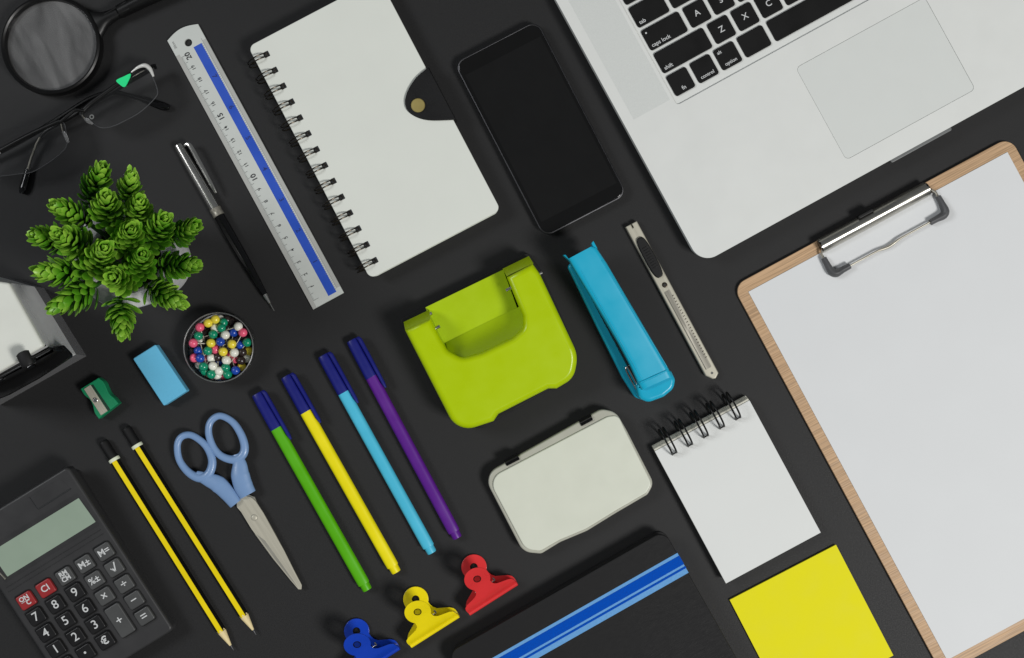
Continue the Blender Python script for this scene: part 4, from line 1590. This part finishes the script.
# ------------------------------------------------------------------ laptop
def laptop():
    z = 1.5
    # u along the front edge (towards the right), v away from the user; origin at the fn key
    a = P(680.8, 81.4, z); c = P(704.0, 68.7, z)
    fr = Fr((680.8, 81.4), (808.6, 11.6), z)
    fr.ang = R(28.75)
    t = thing('laptop', 'open silver laptop with black keys in the top right corner', 'laptop', fr)
    lf = fr.l(663.4, 200, z).y      # not used for shape, kept for the frame of reference
    cor = fr.l(701, 262.5, z)
    x0, y0 = cor.x, cor.y
    Wd, Dp = 35.9, 24.7
    x0 = fr.l(635, 142.5, z).x
    x0 -= .06
    y0 -= .1
    out = rrect(Wd, Dp, 1.25, 12, x0 + Wd / 2, y0 + Dp / 2)
    # keyboard well
    pit = 1.915
    rowp = 1.86
    kx0 = -.42 * pit - .28
    kx1 = kx0 + 27.6
    ky0 = -.62 * rowp - .22
    ky1 = ky0 + 10.6
    well = rrect(kx1 - kx0, ky1 - ky0, .3, 6, (kx0 + kx1) / 2, (ky0 + ky1) / 2)
    tl = fr.l(797, 67, z); bl = fr.l(846.5, 158.2, z); br = fr.l(974.5, 88.3, z)
    px0, py0, px1, py1 = (tl.x + bl.x) / 2 - .1, (bl.y + br.y) / 2 - .1, br.x + .03, tl.y
    pad = rrect(px1 - px0, py1 - py0, .35, 6, (px0 + px1) / 2, (py0 + py1) / 2)
    b = MB(); b.prism(rrect(Wd - .1, Dp - .1, 1.3, 12, x0 + Wd / 2, y0 + Dp / 2), .12, z - .135, .25, 3, bot=True)
    b.build('bottom_case', M['alu'], t)
    # thumb scoop cut into the front edge of the top plate
    s0, s1 = fr.l(890.5, 160, z).x, fr.l(951.5, 127, z).x
    o2 = [p for p in out]
    b = MB(); b.prism(o2, z - .13, z, .05, 3, holes=[well, pad])
    b.build('top_case', M['alu'], t)
    b = MB(); b.box((s0 + s1) / 2, y0 - .06, .9, s1 - s0, .34, z - 1.0, .06, r=.14)
    b.build('thumb_scoop', M['scoop'], t)
    b = MB(); b.prism(rrect(px1 - px0 - .04, py1 - py0 - .04, .33, 6, (px0 + px1) / 2, (py0 + py1) / 2), z - .1, z - .012, .01, 1)
    b.build('trackpad', M['trackpad'], t)
    g0, g1 = fr.l(569, 0, z), fr.l(633, 120, z)
    sp0 = (g0.x + g1.x) / 2
    for xa, xb in ((sp0, kx0 - .22), (kx1 + .22, kx1 + .22 + (kx0 - .22 - sp0))):
        b = MB(); b.prism([(xa, g1.y), (xb, g1.y), (xb, ky1), (xa, ky1)], z - .05, z + .004)
        b.build('speaker_grille', M['alugrille'], t)
    kz = z - .004
    def key(u0, u1, row, h=1.0, legend=(), dy=0):
        cx, cy = (u0 + u1) / 2 * pit, row * rowp + dy
        w = (u1 - u0) * pit
        b = MB(); b.prism(rrect(w, 1.62 * h, .18, 5, cx, cy), z - .13, kz, .035, 2)
        k = b.build('key', M['key'], t)
        for s, sz, mode in legend:
            if mode == 'c':
                text(s, sz, 'key_legend', M['legend'], k, cx, cy, kz + .004, 0, bold=.004)
            elif mode == 'bl':
                text(s, sz, 'key_legend', M['legend'], k, cx - w / 2 + .22, cy - .5, kz + .004, 0, 'LEFT', bold=.004)
            elif mode == 'br':
                text(s, sz, 'key_legend', M['legend'], k, cx + w / 2 - .2, cy - .5, kz + .004, 0, 'RIGHT', bold=.004)
            elif mode == 'tl':
                text(s, sz, 'key_legend', M['legend'], k, cx - w / 2 + .2, cy + .48, kz + .004, 0, 'LEFT', bold=.004)
            elif mode == 'bc':
                text(s, sz, 'key_legend', M['legend'], k, cx, cy - .48, kz + .004, 0, 'CENTER', bold=.004)
    h = .42
    key(-h, h, 0, 1.0, (('fn', .42, 'bc'),))
    key(1 - h, 1 + h, 0, 1.0, (('control', .36, 'bc'),))
    key(2 - h, 2 + h, 0, 1.0, (('alt', .34, 'tl'), ('option', .36, 'bc')))
    key(3 - h, 3.66, 0)
    key(3.84, 8.7, 0)
    key(8.88, 9.96, 0)
    key(10.12, 10.96, 0)
    key(-h, 1.68, 1, 1.0, (('shift', .4, 'bl'),))
    for i, s in enumerate('ZXCVBNM,./'):
        key(2.27 + i - h, 2.27 + i + h, 1, 1.0, ((s, .62, 'c'),))
    key(-h, 1.17, 2, 1.0, (('caps lock', .4, 'bl'), ('\u2022', .5, 'tl')))
    for i, s in enumerate("ASDFGHJKL;'"):
        key(1.76 + i - h, 1.76 + i + h, 2, 1.0, ((s, .62, 'c'),))
    key(-h, .92, 3, 1.0, (('tab', .4, 'bl'),))
    for i, s in enumerate('QWERTYUIOP[]'):
        key(1.5 + i - h, 1.5 + i + h, 3, 1.0, ((s, .62, 'c'),))
    for i, s in enumerate('`1234567890-='):
        key(i - h, i + h, 4, 1.0, ((s, .6, 'c'),))


laptop()


# ------------------------------------------------------------------ clipboard and its paper
def clipboard():
    z = .32
    fr = Fr((733, 286.3), (1012, 137.3), z)
    fr.ang = R(28.35)
    t = thing('clipboard', 'wooden clipboard with a chrome wire clip', 'clipboard', fr)
    W, L = 22.75, 31.9
    b = MB(); b.prism(rrect(W, L, .95, 10, W / 2, -L / 2), .02, z, .035, 2, bot=True)
    b.build('board', M['wood'], t)
    # sheet of paper
    p = fr.pts([(748.3, 291.8), (1007.3, 153.3)], z)
    sheet = MB()
    u0, u1 = p[0][0], p[0][0] + 21.25
    v1 = p[0][1]
    v0 = fr.l(949.6, 658.5, z).y
    sheet.prism([(u0, v0), (u1, v0), (u1, v1), (u0, v1)], z + .012, z + .05)
    s = sheet.build('paper_sheet', M['paper'])
    s.location = t.location; s.rotation_euler = t.rotation_euler
    s['label'] = 'blank white sheet of paper held on the wooden clipboard'
    s['category'] = 'paper'
    # clip: mounting plate, tube, arms, rubber corners, wire
    b = MB(); b.box(11.2, -.42, z + .055, 8.3, .72, .09, .02)
    b.build('mounting_plate', M['chrome'], t)
    b = MB()
    ring = []
    prof = [(-.98, .42), (-.98, .55), (-.86, .9), (-.62, 1.12), (-.36, 1.16), (-.1, 1.0), (.06, .74), (.1, .46), (.02, .46), (-.02, .7), (-.16, .92), (-.38, 1.06), (-.6, 1.02), (-.8, .84), (-.9, .54), (-.9, .42)]
    b.loft([[(u, v, zz) for v, zz in prof] for u in (6.85, 15.6)])
    b.build('clip_bar', M['clipchrome'], t, sharp=50)
    for u in (6.85, 15.6):
        b = MB(); b.lathe([(-.06, .42), (.06, .42)], (u, -.42, .72), (1, 0, 0), 24)
        b.build('bar_end', M['blackgloss'], t)
    b = MB(); b.box(10.75, .1, .5, 1.2, .26, .6, .08, r=.1)
    b.build('hanging_hook', M['blackmatte'], t)
    zc = .66
    w = smooth([(8.0, -2.68, zc), (10.0, -2.68, zc), (10.4, -2.7, zc), (11.2, -2.8, zc - .05), (12.1, -2.68, zc), (12.7, -2.66, zc), (14.6, -2.66, zc)], n=5)
    b = MB(); b.tube(w, lerp_list([.075, .075, .08, .12, .09, .075, .075], len(w)), 10)
    for u, sg in ((6.66, 1), (16.0, -1)):
        b.tube([(u + .25 * sg, -.6, .78), (u, -.95, zc), (u, -1.45, zc)], .09, 8)
    b.build('wire', M['steel'], t)
    for u, sg in ((6.66, 1), (16.0, -1)):
        b = MB()
        pth = smooth([(u, -1.28, zc), (u, -1.9, zc), (u + .04 * sg, -2.45, zc), (u + .3 * sg, -2.68, zc), (u + .8 * sg, -2.68, zc), (u + 1.38 * sg, -2.68, zc)], n=4)
        b.tube(pth, lerp_list([.2, .24, .3, .3, .24, .22], len(pth)), 12, flat=1.3)
        b.build('rubber_corner', M['rubber'], t)


M['clipchrome'] = mat('clip_chrome', (196, 194, 186), 0.33, metal=1, var=0.03)
clipboard()


# ------------------------------------------------------------------ small spiral notepad
def notepad():
    z = 1.0
    fr = Fr((726, 583.5), (655, 451.4), z)      # u towards the rings
    t = thing('spiral_notepad', 'small white top spiral notepad with black rings', 'notepad', fr)
    L = fr.len
    W = 7.72
    bk = fr.l(651, 446.8, .4).x
    b = MB(); b.prism([(.25, -.05), (bk, -.05), (bk, -W), (.25, -W)], .03, .12, .01, 1)
    b.build('backing_card', M['pages'], t)
    for k, (du, z0, z1) in enumerate(((bk - .02, .122, .4), (bk - .13, .402, .62), (bk - .2, .622, .82))):
        b = MB(); b.prism([(.22 - .06 * k, -.02), (du, -.02), (du, -W + .02), (.22 - .06 * k, -W + .02)], z0, z1)
        b.build('page_block', M['pages'], t)
    b = MB()
    b.prism([(0, 0), (L, 0), (L, -W), (0, -W)], .95, z, .01, 1)
    b.warp(lambda v: Vector((v.x, v.y, v.z - .12 * max(0, min(1, (v.x - 8) / 3)))))
    b.build('top_sheet', M['padpaper'], t)
    rm = None
    for px, py in ((674, 453), (689.7, 444.7), (705.4, 436), (721.5, 427), (737.6, 418)):
        q = fr.l(px, py, z)
        bm = MB()
        if rm is None:
            for s in (-.17, .17):
                pth = []
                for i in range(44):
                    an = 2 * math.pi * i / 44
                    pth.append((.98 + 1.02 * math.cos(an), s, 1.06 + .99 * math.sin(an)))
                bm.tube(pth, .068, 8, closed=True, up=(0, 1, 0))
            bm.tube([(-.03, -.17, 1.06), (-.03, .17, 1.06)], .055, 8)
            r = bm.build('ring', M['blackwire'], t); rm = r.data
        else:
            r = bpy.data.objects.new('ring', rm); COL.objects.link(r); r.parent = t
        r.location = (q.x * CM, q.y * CM, 0)


notepad()


# ------------------------------------------------------------------ sticky notes
def sticky():
    z = .22
    fr = Fr((729.9, 600), (836, 545), z)
    t = thing('sticky_note_pad', 'square pad of plain yellow sticky notes at the bottom edge', 'sticky notes', fr)
    W = fr.len
    b = MB(); b.prism([(0, 0), (W, 0), (W, -W - .35), (0, -W - .35)], .01, z - .02)
    b.build('note_stack', M['stickye'], t)
    b = MB(); b.prism([(-.01, .01), (W + .01, .01), (W + .01, -W - .36), (-.01, -W - .36)], z - .018, z)
    b.build('top_note', M['sticky'], t)


sticky()


# ------------------------------------------------------------------ black notebook
def blackbook():
    z = 1.5
    fr = Fr((447.5, 653.5), (661.5, 532), z)
    t = thing('black_notebook', 'black hardcover notebook with a blue striped elastic band', 'notebook', fr)
    W, H = fr.len + .22, 25.0
    b = MB(); b.prism(rrect(W, H, .75, 8, W / 2, -H / 2), .02, .2, .03, 2)
    b.build('back_cover', M['bookblack'], t)
    b = MB(); b.prism(rrect(W - .5, H - .5, .6, 8, W / 2, -H / 2), .2, z - .2)
    b.build('pages', M['pages'], t)
    b = MB(); b.prism(rrect(W, H, .8, 10, W / 2, -H / 2), z - .19, z, .07, 3)
    b.build('front_cover', M['bookblack'], t)
    e0, e1 = fr.l(678.8, 552, z), fr.l(690.5, 571.5, z)
    va, vb = e0.y, e1.y
    w = va - vb
    def strip(f0, f1, lift, name, m, par):
        y0, y1 = va - w * f0, va - w * f1
        b = MB()
        h = z + .02 + lift
        o = .03 + lift
        y0, y1 = max(y0, y1), min(y0, y1)
        b.box(W / 2, (y0 + y1) / 2, z + .002, W + 2 * o, y0 - y1, h - z, .008)
        for x in (-o / 2 - .001, W + o / 2 + .001):
            b.box(x, (y0 + y1) / 2, .03, o, y0 - y1, z - .03)
        return b.build(name, m, par)
    band = strip(0, 1, 0, 'elastic_band', M['blight'], t)
    strip(.14, .57, .024, 'band_stripe', M['bdark'], band)
    strip(.67, .765, .024, 'band_stripe', M['bdark'], band)


blackbook()


# ------------------------------------------------------------------ camera, lamps, world
cam = bpy.data.cameras.new('camera')
cam.sensor_width = 36
cam.lens = 36 * HC / (1024 / PX)
cam.clip_start = .01
cam.clip_end = 50
co = bpy.data.objects.new('camera', cam)
COL.objects.link(co)
co.location = (0, 0, HC * CM)
scene.camera = co


def area(name, loc, target, size, power, color=(1, 1, 1), sy=None):
    l = bpy.data.lights.new(name, 'AREA')
    l.shape = 'RECTANGLE' if sy else 'SQUARE'
    l.size = size * CM
    if sy: l.size_y = sy * CM
    l.energy = power
    l.color = color
    o = bpy.data.objects.new(name, l)
    COL.objects.link(o)
    o.location = [q * CM for q in loc]
    d = Vector(target) - Vector(loc)
    o.rotation_euler = d.to_track_quat('-Z', 'Y').to_euler()


area('softbox_key', (125, -75, 190), (0, 0, 0), 55, 40, (1, .985, .96))
area('softbox_fill', (-200, 60, 210), (0, 0, 0), 90, 27, (.96, .98, 1))

w = bpy.data.worlds.new('World')
scene.world = w
w.use_nodes = True
bg = w.node_tree.nodes['Background']
bg.inputs['Color'].default_value = (.9, .95, 1, 1)
bg.inputs['Strength'].default_value = .11

scene.view_settings.view_transform = 'Standard'
scene.view_settings.look = 'None'
scene.view_settings.exposure = 0
scene.view_settings.gamma = 1
scene.cycles.use_denoising = True
scene.cycles.max_bounces = 10
scene.cycles.transparent_max_bounces = 16
scene.cycles.sample_clamp_indirect = 4
